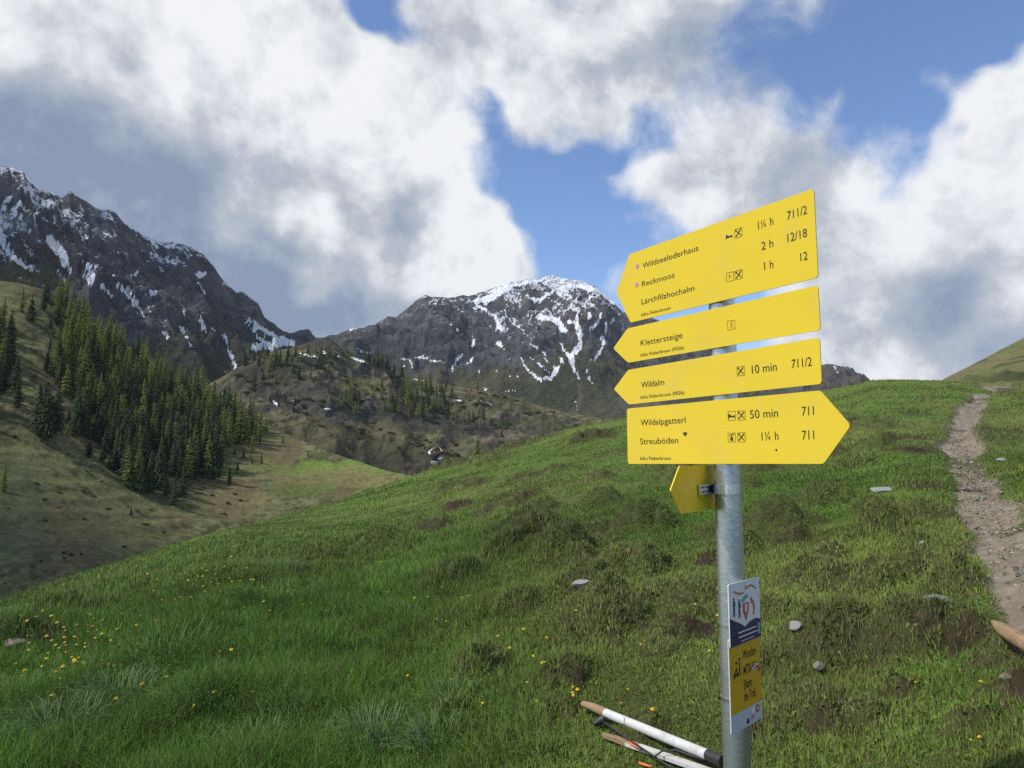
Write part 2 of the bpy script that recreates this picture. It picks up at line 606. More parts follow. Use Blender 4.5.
def on_ground(px, py):
    """the point of the near hill that shows at a point of the photograph"""
    d2 = np.where(front, (base_px - px) ** 2 + (base_py - py) ** 2, 1e9)
    i, j = np.unravel_index(np.argmin(d2), d2.shape)
    return GX[i, j], GY[i, j]


# tussocky hummocks: px, py of the top, width in px, relative height, heath amount, bare-soil amount
HUM = [(600, 622, 96, .42, .75, .35), (540, 540, 60, .5, .8, .5), (562, 556, 64, .55, .8, .25), (510, 552, 60, .35, .7, .4), (640, 527, 66, .5, .6, .1),
       (600, 506, 50, .4, .5, .1), (595, 536, 44, .35, .6, .4), (648, 572, 60, .4, .6, .2), (582, 588, 74, .35, .5, .1), (618, 566, 50, .4, .6, .3),
       (775, 522, 60, .45, .6, .3), (790, 540, 44, .3, .6, .5), (828, 652, 96, .45, .7, .3), (800, 700, 60, .3, .6, .4), (905, 642, 100, .42, .8, .5),
       (950, 640, 70, .35, .7, .6), (955, 590, 60, .4, .5, .2), (925, 488, 30, .18, .7, .6), (888, 440, 44, .12, .7, .9), (908, 452, 34, .14, .7, .9),
       (455, 582, 60, .3, .5, .4), (430, 527, 40, .3, .5, .6), (520, 528, 50, .35, .7, .5), (680, 628, 50, .25, .5, 1.0), (712, 562, 40, .25, .5, 1.0),
       (1008, 690, 50, .3, .5, .9), (1000, 660, 60, .3, .5, .3), (20, 648, 60, .3, .4, 1.0), (62, 612, 50, .3, .4, .4), (90, 612, 40, .25, .4, .6),
       (250, 610, 40, .2, .2, .2), (310, 560, 70, .2, .3, .2), (380, 540, 50, .22, .3, .2), (455, 508, 36, .3, .7, .7), (490, 512, 40, .3, .6, .4),
       (470, 486, 40, .3, .6, .5), (525, 478, 34, .35, .7, .4), (558, 470, 30, .35, .6, .4), (612, 455, 40, .3, .5, .3), (650, 440, 40, .3, .5, .2),
       (680, 480, 50, .35, .6, .3), (690, 510, 40, .35, .6, .2), (820, 500, 50, .35, .6, .2), (850, 470, 40, .3, .6, .2), (860, 425, 40, .3, .5, .2),
       (830, 420, 30, .3, .5, .2), (880, 530, 60, .35, .5, .2), (830, 585, 60, .35, .5, .3), (770, 610, 50, .3, .5, .3), (880, 580, 60, .35, .6, .2),
       (700, 440, 40, .3, .5, .3), (760, 440, 40, .3, .5, .3), (970, 720, 50, .25, .4, .3), (640, 602, 40, .35, .6, .4), (540, 510, 40, .3, .6, .3),
       (660, 470, 34, .3, .5, .2), (600, 480, 40, .3, .5, .2), (755, 470, 40, .35, .6, .3), (905, 415, 30, .3, .5, .3), (930, 400, 26, .3, .5, .2),
       (500, 444, 34, .5, .8, .5), (520, 440, 30, .6, .9, .5), (545, 434, 24, .4, .7, .3)]
hr_ = random.Random(77)
for _ in range(70):
    HUM.append((hr_.uniform(440, 935), 425 + 310 * hr_.random() ** 1.3, hr_.uniform(22, 56), hr_.uniform(.25, .5), hr_.uniform(.3, .7), hr_.uniform(.1, .65)))
bump = np.zeros_like(GZ0)
heath = np.zeros_like(GZ0)
soil = np.zeros_like(GZ0)
hn = fbm(GX / 0.42, GY / 0.42, 4, 31)
hn2 = fbm(GX / 1.3, GY / 1.3, 3, 77)
lump = fbm(GX / 0.16, GY / 0.16, 3, 41)
for (px, py, w, hh, he, sl_) in HUM:
    x, y = on_ground(px, py)
    r = math.hypot(x, y)
    rad = w * 0.5 / FPX * r * 1.12
    i0, i1 = np.searchsorted(GTH, math.atan2(x, y) - 3.2 * rad / r), np.searchsorted(GTH, math.atan2(x, y) + 3.2 * rad / r)
    j0, j1 = np.searchsorted(GR, r - 3.2 * rad), np.searchsorted(GR, r + 3.2 * rad)
    sl = np.s_[max(i0, 0):i1, max(j0, 0):j1]
    dx, dy = GX[sl] - x, GY[sl] - y
    tx, ty = x / r, y / r
    da, dc = (dx * tx + dy * ty) / (rad * 1.0), (dx * ty - dy * tx) / rad / (1.7 if hh < .2 else 1.0)
    ln_ = fbm(dx / (rad * .55) + px, dy / (rad * .55) + py, 4, 33)
    far_ = 1 - .6 * sstep(9, 18, r)
    q = np.sqrt(da ** 2 + dc ** 2) * (1 + 0.25 * hn2[sl]) + 0.34 * ln_
    b = sstep(1.1, 0.3, q)
    bump[sl] = np.maximum(bump[sl], rad * hh * 1.4 * far_ * b * (1 + 0.5 * ln_) + rad * .22 * lump[sl] * b)
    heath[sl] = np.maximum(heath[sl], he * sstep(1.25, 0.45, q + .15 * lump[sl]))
    # bare earth on the broken lower edge; it also paints the hummock's shaded side dark
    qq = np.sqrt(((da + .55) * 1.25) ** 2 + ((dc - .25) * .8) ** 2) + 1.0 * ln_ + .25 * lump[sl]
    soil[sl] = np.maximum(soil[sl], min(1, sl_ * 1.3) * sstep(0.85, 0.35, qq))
wild = np.clip(sstep(0.28, 0.55, fbm(GX / 2.3, GY / 2.3, 4, 101)), 0, 1) * sstep(-0.25, 0.1, T2) * sstep(4, 9, R2)
heath = np.maximum(heath, 0.4 * wild)
bump += 0.12 * wild * (0.6 + hn) + 0.035 * hn2 * sstep(2, 6, R2) + 0.014 * hn
GZ = GZ0 + bump * (R2 > 1.2)

# ---- the gravel path up the right side
PATH = [(1150, 640, 62), (1085, 592, 54), (1027, 550, 48), (990, 515, 40), (978, 490, 34), (968, 470, 26), (962, 455, 21), (958, 443, 19), (962, 430, 16),
        (966, 415, 15), (974, 404, 12), (992, 396, 9), (1004, 393, 8)]
pp = [on_ground(a, b) for a, b, _ in PATH]
pw = [c / FPX * math.hypot(*p) * .63 for (a, b, c), p in zip(PATH, pp)]
# carried on towards and past the viewer's right-hand side, and over the crest
pp = [(pp[0][0] + 6.5, pp[0][1] - 4.5), (pp[0][0] + 2.6, pp[0][1] - 1.9)] + pp + [(pp[-1][0] + 5, pp[-1][1] + 8)]
pw = [.5, .5] + pw + [.6]
dmin = np.full_like(GZ, 1e9)
for k in range(len(pp) - 1):
    (ax, ay), (bx, by) = pp[k], pp[k + 1]
    vx, vy = bx - ax, by - ay
    t = np.clip(((GX - ax) * vx + (GY - ay) * vy) / (vx * vx + vy * vy), 0, 1)
    d = np.hypot(GX - ax - vx * t, GY - ay - vy * t) / (pw[k] * (1 - t) + pw[k + 1] * t)
    dmin = np.minimum(dmin, d)
pn = fbm(GX / 0.7, GY / 0.7, 4, 202)
pathv = sstep(1.25, 0.75, dmin + 0.75 * pn)
_m = sstep(.2, .55, fbm(GX / 1.5, GY / 1.5, 3, 203) + .25) * sstep(8, 14, R2) * 0  # worn green islands (kept low)
GZ -= 0.07 * pathv * np.clip(R2 / 8, 0, 1)
GZ += pathv * (0.03 * fbm(GX / .22, GY / .22, 3, 207) + .022 * ridged(GX / .13, GY / .13, 3, 209))
heath *= 1 - pathv
trod = sstep(2.3, 0.9, dmin + 0.6 * pn) * (1 - pathv)

# ---- colours of the turf
lush = sstep(0.14, -0.22, T2 + 0.12 * hn2) * sstep(16, 5, R2)
gv = fbm(GX / 3.1, GY / 3.1, 4, 55)
gf = fbm(GX / .5, GY / .5, 3, 56)


def mixc(a, b, t):
    return a + (np.asarray(b) - a) * t[..., None]


GC = np.zeros(GZ.shape + (3,)) + np.array((0.090, 0.135, 0.026))
GC = mixc(GC, (0.125, 0.138, 0.038), sstep(-.1, .5, gv))
GC = mixc(GC, (0.055, 0.110, 0.014), lush)
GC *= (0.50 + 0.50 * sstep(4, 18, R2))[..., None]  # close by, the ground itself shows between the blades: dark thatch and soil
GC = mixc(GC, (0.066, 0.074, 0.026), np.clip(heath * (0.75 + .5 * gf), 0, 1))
GC = mixc(GC, (0.095, 0.078, 0.045), np.clip(trod * .7, 0, 1))
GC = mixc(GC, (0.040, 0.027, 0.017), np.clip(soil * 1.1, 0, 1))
stn = fbm(GX / .12, GY / .12, 3, 91)
pc = np.zeros(GZ.shape + (3,)) + np.array((0.225, 0.185, 0.140))
pc = mixc(pc, (0.25, 0.22, 0.18), sstep(.1, .5, stn))
pc = mixc(pc, (0.10, 0.078, 0.055), sstep(.1, .5, pn))
pc = mixc(pc, (0.075, 0.085, 0.030), sstep(.12, .35, fbm(GX / .9, GY / .9, 4, 92) - .12))
GC = GC + (pc - GC) * pathv[..., None]

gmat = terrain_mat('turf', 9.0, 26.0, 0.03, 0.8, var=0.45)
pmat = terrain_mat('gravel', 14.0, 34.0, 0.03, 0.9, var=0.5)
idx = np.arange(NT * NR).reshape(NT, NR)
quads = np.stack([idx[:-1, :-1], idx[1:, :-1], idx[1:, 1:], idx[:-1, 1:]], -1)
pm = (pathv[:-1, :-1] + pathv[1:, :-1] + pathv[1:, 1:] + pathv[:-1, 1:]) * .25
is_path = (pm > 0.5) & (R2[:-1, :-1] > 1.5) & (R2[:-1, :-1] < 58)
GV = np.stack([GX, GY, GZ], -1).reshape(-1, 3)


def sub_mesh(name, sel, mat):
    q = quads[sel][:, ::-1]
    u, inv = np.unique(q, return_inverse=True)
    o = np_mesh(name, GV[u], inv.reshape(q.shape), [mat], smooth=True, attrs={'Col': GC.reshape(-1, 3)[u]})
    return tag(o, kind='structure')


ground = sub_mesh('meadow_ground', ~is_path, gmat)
footpath = sub_mesh('footpath', is_path, pmat)
tag(ground, 'green alpine pasture climbing to the right in front of the mountains', 'meadow')
tag(footpath, 'bare gravel footpath climbing over the grassy hill on the right', 'footpath')
CAPV = np_mesh  # the small hole under the viewer's feet is closed by the turf below


def gsample(A, x, y):
    """bilinear value of a ground array at world x, y"""
    th, r = np.arctan2(x, y), np.hypot(x, y)
    fi = np.clip(np.interp(th, GTH, np.arange(NT)), 0, NT - 1.001)
    fj = np.clip(np.interp(r, GR, np.arange(NR)), 0, NR - 1.001)
    i, j = fi.astype(int), fj.astype(int)
    a, b = fi - i, fj - j
    if A.ndim == 3:
        a, b = a[..., None], b[..., None]
    return (A[i, j] * (1 - a) + A[i + 1, j] * a) * (1 - b) + (A[i, j + 1] * (1 - a) + A[i + 1, j + 1] * a) * b


def gz(x, y):
    return float(gsample(GZ, np.array([x]), np.array([y]))[0])


def ground_at(px, py):
    x, y = on_ground(px, py)
    return np.array((x, y, gz(x, y)))

# ================================================================== THE HILLS AND MOUNTAINS
def layer(name, crest, base, power, th_step, nu, noise, mat_args, colour, snow=None, dist_amp=1.0, label=None, cat=None, back=0.35):
    """a hillside between a foot line and a crest line. crest: (px, py, distance) ; base: (px, z at the foot, distance)"""
    c = [(polar_of(a, b), d) for a, b, d in crest]
    cth, ce, cr = [q[0][0] for q in c], [q[0][1] for q in c], [q[1] for q in c]
    bth = [polar_of(a, 464)[0] for a, _, _ in base]
    bz, br = [q[1] for q in base], [q[2] for q in base]
    th = np.arange(cth[0], cth[-1], R(th_step))
    u = np.concatenate([np.linspace(0, 1, nu), 1 + back * np.linspace(0, 1, 14)[1:]])
    TT, UU = np.meshgrid(th, u, indexing='ij')
    rt, et = np.interp(TT, cth, cr), np.interp(TT, cth, ce)
    rb, zb = np.interp(TT, bth, br), np.interp(TT, bth, bz)
    zt = EYE[2] + et * rt
    r = rb + (rt - rb) * UU
    uf = np.minimum(UU, 1)
    z = zb + (zt - zb) * uf ** power
    z = z - np.maximum(UU - 1, 0) * (rt - rb) * 0.9
    X, Y = np.sin(TT) * r, np.cos(TT) * r
    dz = noise(X, Y, UU, z)
    tap = np.minimum(sstep(0, 0.12, UU), 1 - 0.8 * sstep(0.86, 1.0, UU))
    z2 = z + dz * tap
    P = np.stack([X, Y, z2], -1)
    px, py, _ = project(P)
    n0, n1 = P.shape[:2]
    idx = np.arange(n0 * n1).reshape(n0, n1)
    q = np.stack([idx[:-1, :-1], idx[:-1, 1:], idx[1:, 1:], idx[1:, :-1]], -1).reshape(-1, 4)
    du, dv = np.gradient(P, axis=0), np.gradient(P, axis=1)
    N = np.cross(du, dv)
    N /= np.linalg.norm(N, axis=-1, keepdims=True) + 1e-12
    N = np.where(N[..., 2:3] < 0, -N, N)
    ctx = dict(X=X, Y=Y, Z=z2, U=UU, px=px, py=py, N=N, TT=TT, r=r, dz=dz)
    C = colour(ctx)
    at = {'Col': C.reshape(-1, 3)}
    if snow is not None:
        at['snow'] = snow(ctx).ravel()
    o = np_mesh(name, P.reshape(-1, 3), q, [terrain_mat('%s_surface' % name, **mat_args)], smooth=True, attrs=at)
    tag(o, label, cat, kind='structure')
    ctx['P'] = P
    return o, ctx


def strokes(ctx, items, wob=1.2):
    """how far inside a set of drifts each surface point lies (px positions, half widths)"""
    px, py = ctx['px'], ctx['py']
    qx = px + wob * (fbm(px / 5, py / 5, 4, 300) * 2.0 + 1.6 * fbm(px / 1.7, py / 1.7, 2, 305))
    qy = py + wob * (fbm(px / 5, py / 5, 4, 310) * 2.0 + 1.6 * fbm(px / 1.7, py / 1.7, 2, 315))
    best = np.full(px.shape, -9.0)
    for pts, ws in items:
        pts = list(pts)
        if np.isscalar(ws):
            ws = [ws] * len(pts)
        if len(pts) == 1:
            pts, ws = pts + [(pts[0][0] + .5, pts[0][1])], ws * 2
        x0, x1 = min(p[0] for p in pts) - 12, max(p[0] for p in pts) + 12
        y0, y1 = min(p[1] for p in pts) - 12, max(p[1] for p in pts) + 12
        m = np.nonzero((px > x0) & (px < x1) & (py > y0) & (py < y1))
        if not len(m[0]):
            continue
        ax_, ay_ = qx[m], qy[m]
        b = best[m]
        for k in range(len(pts) - 1):
            (ax, ay), (bx, by) = pts[k], pts[k + 1]
            vx, vy = bx - ax, by - ay
            t = np.clip(((ax_ - ax) * vx + (ay_ - ay) * vy) / (vx * vx + vy * vy + 1e-9), 0, 1)
            d = np.hypot(ax_ - ax - vx * t, ay_ - ay - vy * t)
            b = np.maximum(b, (ws[k] * (1 - t) + ws[k + 1] * t) * .85 - d)
        best[m] = b
    return best


def patches(ctx, C, items, wob=16):
    px, py = ctx['px'], ctx['py']
    qx, qy = px + wob * fbm(px / 22, py / 22, 4, 400), py + wob * fbm(px / 22, py / 22, 4, 410)
    for (x, y, rx, ry, col, w) in items:
        d = ((qx - x) / rx) ** 2 + ((qy - y) / ry) ** 2
        C = mixc(C, col, w * sstep(1.7, 0.2, d + .5 * fbm(px / 9, py / 5, 3, 420)))
    return C


# ---- left rocky mountain
D_CREST = [(-420, 60, 1000), (-200, 120, 1000), (-60, 160, 1020), (0, 167, 1050), (10, 166.5, 1050), (24, 168, 1050), (27, 176, 1050), (33, 180, 1055), (36, 185, 1055), (40, 187, 1060), (47, 190, 1060),
           (55, 194, 1065), (61, 198, 1070), (66, 196, 1070), (70, 194, 1070), (75, 195.5, 1075), (82, 199, 1075), (90, 204, 1080), (97, 206.5, 1085),
           (105, 209, 1085), (109, 207.5, 1090), (118, 213, 1090), (125, 219, 1095), (132, 223.5, 1100), (145, 230, 1110), (152, 232.5, 1115), (160, 236, 1120),
           (173, 237, 1125), (180, 240, 1130), (193, 245, 1140), (205, 252, 1150), (213, 261, 1155), (220, 273, 1160), (230, 283, 1170), (238, 289, 1175),
           (243, 288, 1180), (250, 294, 1185), (258, 300, 1190), (262, 309, 1195), (265, 316, 1200), (275, 323, 1210), (283, 330, 1215), (290, 332, 1220),
           (300, 330, 1225), (308, 331.5, 1230), (313, 337, 1235), (322, 343, 1240), (350, 360, 1250), (420, 400, 1270)]
D_BASE = [(-420, 0, 420), (0, 10, 480), (250, 10, 560), (420, 0, 640)]
D_SNOW = [([(-8, 222), (0, 235), (8, 253), (25, 266), (45, 277)], [4, 4, 3.5, 2.2, 1]), ([(50, 240), (57, 247), (62, 255), (65, 264), (71, 272)], [5.5, 5.5, 5, 4, 1.5]),
          ([(60, 238), (65, 236)], 1.8), ([(57, 270), (65, 281)], [2.2, 1.5]), ([(81, 258), (87, 266), (92, 275), (98, 283), (113, 298)], [1, 2, 2.4, 2, 1]),
          ([(88, 264), (97, 267)], [2, 2.4]), ([(86, 277), (92, 285)], [2.6, 1.8]), ([(118, 285), (128, 290), (130, 297), (137, 304), (143, 318)], [2.4, 4, 4, 2.4, .8]),
          ([(131, 277), (140, 269)], [1.4, .8]), ([(150, 293), (155, 293)], 1.8), ([(86, 238), (93, 236)], [1.5, 2]), ([(136, 228), (150, 236), (156, 247)], [1.5, 2.6, 2]),
          ([(160, 240), (176, 240)], 2.6), ([(166, 248), (176, 244)], 1.8), ([(197, 275), (204, 274)], 2.6), ([(198, 282), (205, 292)], [1.6, 1.2]), ([(183, 310), (185, 317)], 1.2),
          ([(181, 327), (184, 333)], [2, 1.4]), ([(187, 336), (192, 346)], [1.2, 1.6]), ([(201, 313), (200, 320), (203, 326), (206, 334)], [.8, 2.2, 2.6, 1]), ([(212, 329), (216, 329)], 1.4),
          ([(163, 331), (168, 337)], [2.4, 1.6]), ([(224, 334), (228, 343), (232, 357), (238, 370), (243, 381)], [1.6, 1.6, 2, 1.8, 1]), ([(243, 372), (254, 379)], [2.2, 2]),
          ([(245, 321), (255, 333), (263, 343), (272, 350)], [1, 1.8, 2, 2]), ([(250, 319), (262, 328), (275, 337), (292, 346)], [2, 2.6, 2.4, 1.6]),
          ([(254, 347), (266, 346), (280, 344), (294, 346)], [4, 5, 2.6, 1.2]), ([(283, 338), (294, 344)], [2.8, 3.2]), ([(272, 401), (277, 405)], 1.4), ([(224, 283), (232, 287)], .8),
          ([(106, 211), (112, 220)], [1, 1.2]), ([(20, 205), (28, 212)], .8), ([(26, 188), (36, 190)], 1.2), ([(40, 206), (62, 201)], [1.6, 1]), ([(2, 205), (12, 208), (22, 219), (32, 238)], [1, 1.4, 1.6, 1.2])]


def d_noise(X, Y, U, Z):
    a = ridged(X / 210, Y / 210, 6, 501, .52) - .45
    b = ridged(X / 62, Y / 62, 5, 511, .55) - .45
    c = fbm(X / 16, Y / 16, 4, 521)
    k = sstep(.15, .6, U)
    return (75 * a + 38 * b * (.3 + .7 * k) + 15 * (ridged(X / 23, Y / 23, 4, 523, .6) - .42) + 9 * c * (.3 + .7 * k)) * (.4 + .6 * k)


def rock_cols(ctx, base=(0.082, 0.084, 0.100), lo=(0.058, 0.052, 0.032), y0=300, y1=360):
    X, Y = ctx['X'], ctx['Y']
    C = np.zeros(X.shape + (3,)) + np.array(base)
    C = mixc(C, (0.135, 0.132, 0.145), sstep(.05, .5, fbm(X / 33, Y / 33, 5, 601)) * .8)
    C = mixc(C, (0.072, 0.062, 0.060), sstep(.1, .5, fbm(X / 75, Y / 75, 4, 611)) * .5)
    C = mixc(C, (0.030, 0.030, 0.040), sstep(.05, .45, fbm(X / 21, Y / 21, 4, 621)) * .7)
    Zt = ctx['Z'] + .35 * X + 14 * fbm(X / 55, Y / 55, 3, 641)
    C = mixc(C, (0.030, 0.030, 0.038), sstep(.15, .6, np.sin(Zt / 6.5) * .6 + np.sin(Zt / 2.7 + 1) * .4 + .5 * fbm(X / 12, Y / 12, 3, 643)) * .6)
    C = mixc(C, (0.17, 0.165, 0.175), sstep(.45, .75, fbm(X / 7, Y / 7, 4, 645) + .25 * np.sin(Zt / 9)) * .6)
    gz_ = sstep(y0, y1, ctx['py'] + 45 * fbm(X / 60, Y / 60, 4, 631)) * sstep(.35, .7, ctx['N'][..., 2] + .3 * fbm(X / 25, Y / 25, 3, 633))
    return mixc(C, lo, gz_ * .9)


def d_col(ctx):
    C = rock_cols(ctx)
    return patches(ctx, C, [(28, 255, 34, 22, (0.075, 0.055, 0.040), .7), (20, 278, 60, 12, (0.10, 0.095, 0.04), .8), (200, 360, 70, 34, (0.032, 0.036, 0.020), .7)])


def dust(ctx, y_hi, y_lo, sd=700):
    """thin snow caught on ledges and in cracks, fading out downhill"""
    X, Y, N, py = ctx['X'], ctx['Y'], ctx['N'], ctx['py']
    f = fbm(X / 4.0, Y / 4.0, 4, sd) * .9 + .6 * (ridged(X / 26, Y / 26, 4, sd + 9) - .42) + .5 * fbm(X / 70, Y / 70, 3, sd + 5)
    led = sstep(.42, .85, N[..., 2]) - .35
    return .27 + .55 * f + .30 * led + np.interp(py, [y_hi, y_lo], [.14, -.42])


def d_snow(ctx):
    s = strokes(ctx, D_SNOW)
    a = np.clip(.5 + s * .32, -1, 1.2)
    crest = np.interp(ctx['px'], [q[0] for q in D_CREST], [q[1] for q in D_CREST])
    band = sstep(14, 2, ctx['py'] - crest) * sstep(90, 140, ctx['px']) * sstep(270, 200, ctx['px'])
    dd = dust(ctx, 190, 345) + .07 + .20 * band
    return np.maximum(a, np.minimum(dd, .55))


left_mtn, D_CTX = layer('rocky_mountain', D_CREST, D_BASE, 1.25, 0.075, 250, d_noise,
                        dict(scale=.07, bump_scale=.22, bump_dist=7.0, bump=1.0, snow=True, var=.5), d_col, d_snow,
                        label='dark craggy mountain with thin snow gullies above the forested slope', cat='mountain')

# ---- snowy summit behind, and the low ridge running right from it
E_CREST = [(150, 340, 1700), (250, 345, 1700), (305, 340, 1720), (316, 336, 1730), (325, 334, 1730), (330, 332, 1730), (336, 333, 1735), (346, 329, 1740), (352, 326, 1740), (362, 324, 1750), (375, 321, 1750),
           (388, 314, 1760), (396, 315, 1760), (405, 308, 1770), (413, 303, 1775), (415, 299.5, 1775), (425, 295, 1780), (440, 296, 1790), (455, 297, 1795),
           (463, 294, 1800), (468, 296, 1800), (475, 295, 1800), (482, 293, 1810), (490, 291, 1815), (505, 284, 1820), (525, 281, 1830), (540, 279, 1840), (543, 276, 1845), (549, 274.5, 1850), (554, 275.5, 1850), (560, 278, 1850),
           (568, 279, 1850), (575, 281, 1850), (590, 284, 1850), (600, 290, 1850), (607, 296, 1850), (615, 303, 1850), (622, 309, 1850), (632, 312, 1850), (655, 320, 1850), (690, 336, 1850), (735, 354, 1850),
           (780, 362, 1850), (822, 362, 1800), (832, 360.5, 1800), (840, 362.5, 1800), (850, 366, 1800), (860, 370, 1800), (868, 377, 1800), (876, 392, 1800), (900, 402, 1800), (990, 420, 1800), (1200, 440, 1800)]
E_BASE = [(150, 20, 900), (420, 20, 950), (600, 40, 900), (1200, 60, 900)]
E_SNOW = [([(473, 301), (490, 298), (500, 291), (515, 285.5), (530, 282.5), (541, 281)], [1.5, 4, 3.4, 2.4, 2.4, 2]), ([(475, 303), (485, 309), (494, 317), (500, 328), (505, 331)], [1.5, 1.8, 2, 2.6, 1]), ([(474, 309), (481, 306)], 1),
          ([(530, 299), (540, 301), (548, 294), (558, 289)], [1.4, 2, 1.6, 1.4]), ([(556, 291), (570, 285), (590, 289), (604, 294)], [1.6, 2, 1.6, 2]), ([(588, 286), (600, 291), (613, 302), (620, 307)], [2, 2.4, 2.4, 1]), ([(590, 299), (592, 295)], 1.4),
          ([(538, 317), (549, 318), (558, 322), (564, 330), (567, 335)], [2.6, 3, 3.4, 3, 1]), ([(568, 321), (577, 325), (580, 333), (581, 340)], [2, 3, 3, 2.4]), ([(579, 308), (577, 320)], 1.3), ([(582, 343), (576, 351), (571, 357), (573, 365), (577, 374), (579, 381)], [2.4, 3, 3.4, 2.6, 1.8, .7]),
          ([(560, 343), (564, 351), (571, 358)], [1.2, 1.4, 2.4]), ([(590, 314), (590, 318)], 2.2), ([(602, 315), (596, 324), (590, 331)], [1.8, 1.6, .8]), ([(606, 323), (605, 333)], 1.4), ([(602, 337), (604, 344), (600, 351), (594, 360)], [1.6, 1.3, 2.2, 1]), ([(618, 314), (611, 323)], [.8, 1.1]),
          ([(587, 367), (588, 377), (593, 384)], [.8, 1, .8]), ([(521, 359), (527, 369), (536, 377), (542, 381), (551, 377), (556, 371), (560, 366)], [.9, 1.2, 1.6, 2, 2.4, 2.4, 1.2]), ([(528, 356), (538, 363), (549, 373)], [1.4, .9, .8]), ([(543, 357), (550, 364), (557, 369)], [.8, .9, 1.4]),
          ([(560, 355), (562, 362), (557, 370)], [1.2, 1.5, 1]), ([(472, 335), (474, 340), (472, 346)], 1.3), ([(460, 355), (457, 361), (453, 367), (452, 372)], [1.6, 1, 1.8, .6]), ([(473, 357), (469, 363), (472, 367)], [1.4, 1, .8]), ([(478, 371), (480, 373)], .9), ([(496, 370), (498, 371)], 1.1),
          ([(509, 375)], 1), ([(517, 376)], 1.2), ([(497, 343), (501, 346)], 1.6), ([(508, 359), (513, 358)], 1), ([(458, 331)], 1.4), ([(484, 390), (487, 389)], 1), ([(506, 391), (514, 391)], .9), ([(455, 399), (463, 403)], [1.2, .6]),
          ([(400, 359), (408, 358.5), (411, 362), (412, 369)], [1.3, 1.5, 1.5, .8]), ([(415, 358.5), (425, 358), (432, 361), (442, 361.5)], [1.2, 1.2, .9, .8]), ([(357, 348), (362, 352)], 1), ([(366, 353), (373, 352)], 1), ([(401, 366), (404, 366)], .9), ([(400, 372), (402, 375)], 1.1), ([(350, 329), (355, 327)], 1.3),
          ([(576, 400), (577, 412)], .5), ([(834, 366), (838, 372)], .6), ([(829, 361.5), (834, 362)], .7), ([(530, 343), (540, 350), (550, 358)], [.7, .8, .5]), ([(510, 318), (522, 330), (532, 340)], [.8, 1, .5])]


def e_noise(X, Y, U, Z):
    a = ridged(X / 330, Y / 330, 6, 531, .52) - .45
    b = ridged(X / 90, Y / 90, 5, 541, .55) - .45
    c = fbm(X / 22, Y / 22, 4, 551)
    k = sstep(.1, .6, U)
    return (90 * a + 42 * b + 16 * (ridged(X / 34, Y / 34, 4, 553, .6) - .42) + 10 * c) * (.35 + .65 * k)


def e_col(ctx):
    C = rock_cols(ctx, (0.080, 0.078, 0.084), (0.064, 0.064, 0.034), 335, 385)
    G = (0.060, 0.060, 0.026)
    return patches(ctx, C, [(400, 345, 80, 26, (0.042, 0.040, 0.036), .55), (480, 388, 60, 16, (0.075, 0.072, 0.030), .7), (600, 385, 50, 40, (0.060, 0.062, 0.030), .7),
                            (578, 402, 4, 22, (0.17, 0.14, 0.12), .8), (540, 400, 50, 22, (0.040, 0.046, 0.022), .7), (640, 410, 30, 22, (0.13, 0.10, 0.08), .45),
                            (850, 374, 40, 10, (0.11, 0.085, 0.075), .6), (540, 310, 50, 14, (0.09, 0.075, 0.062), .4)])


def e_snow(ctx):
    s = strokes(ctx, E_SNOW, 1.0)
    a = np.clip(.5 + s * .36, -1, 1.2)
    px, py = ctx['px'], ctx['py']
    heavy = sstep(470, 500, px) * sstep(640, 600, px) * sstep(352, 315, py + .25 * (px - 550))
    crest = np.interp(px, [q[0] for q in E_CREST], [q[1] for q in E_CREST])
    band = sstep(16, 3, py - crest) * sstep(470, 500, px) * sstep(640, 610, px)
    # fall-line streaks, raked down to the right like the gullies of the face
    lx, ly = (px * .75 + py * .66), (py * .75 - px * .66)
    rake = fbm(lx / 26, ly / 3.6, 4, 733)
    dd = dust(ctx, 285, 372, 760) - .10 + heavy * (.16 + .40 * rake) + .16 * band
    return np.maximum(a, np.minimum(dd, .57))


centre_mtn, E_CTX = layer('snowy_mountain', E_CREST, E_BASE, 1.2, 0.075, 230, e_noise,
                          dict(scale=.05, bump_scale=.15, bump_dist=9.0, bump=1.0, snow=True, var=.5), e_col, e_snow,
                          label='grey mountain with a rounded snow streaked summit behind the sign', cat='mountain')

# ---- the stepped middle ground below it: knolls, little cliffs, scattered trees
C_CREST = [(60, 430, 640), (150, 405, 640), (205, 386, 640), (232, 370, 650), (262, 354, 660), (285, 347, 670), (302, 343, 680), (318, 338, 690), (330, 339, 700), (342, 346, 705), (356, 354, 710), (372, 363, 715), (395, 372, 720),
           (415, 379, 725), (440, 384, 730), (470, 389, 730), (500, 393, 730), (530, 402, 720), (560, 410, 710), (600, 416, 700), (650, 424, 690), (740, 440, 680), (900, 460, 680)]
C_BASE = [(60, -45, 300), (300, -40, 330), (420, -36, 330), (560, -30, 300), (900, -20, 300)]


def c_noise(X, Y, U, Z):
    # benches and short rock steps
    t = fbm(X / 95, Y / 95, 4, 561)
    a = ridged(X / 70, Y / 70, 5, 571, .5) - .42
    st = np.sin(Z / 11 + 3.2 * t)
    return 9 * t + 15 * a + 5.5 * st + 7 * (ridged(X / 21, Y / 21, 5, 583, .58) - .42) + 3.0 * fbm(X / 9, Y / 9, 4, 581)


CLIFF = (0.052, 0.047, 0.042)


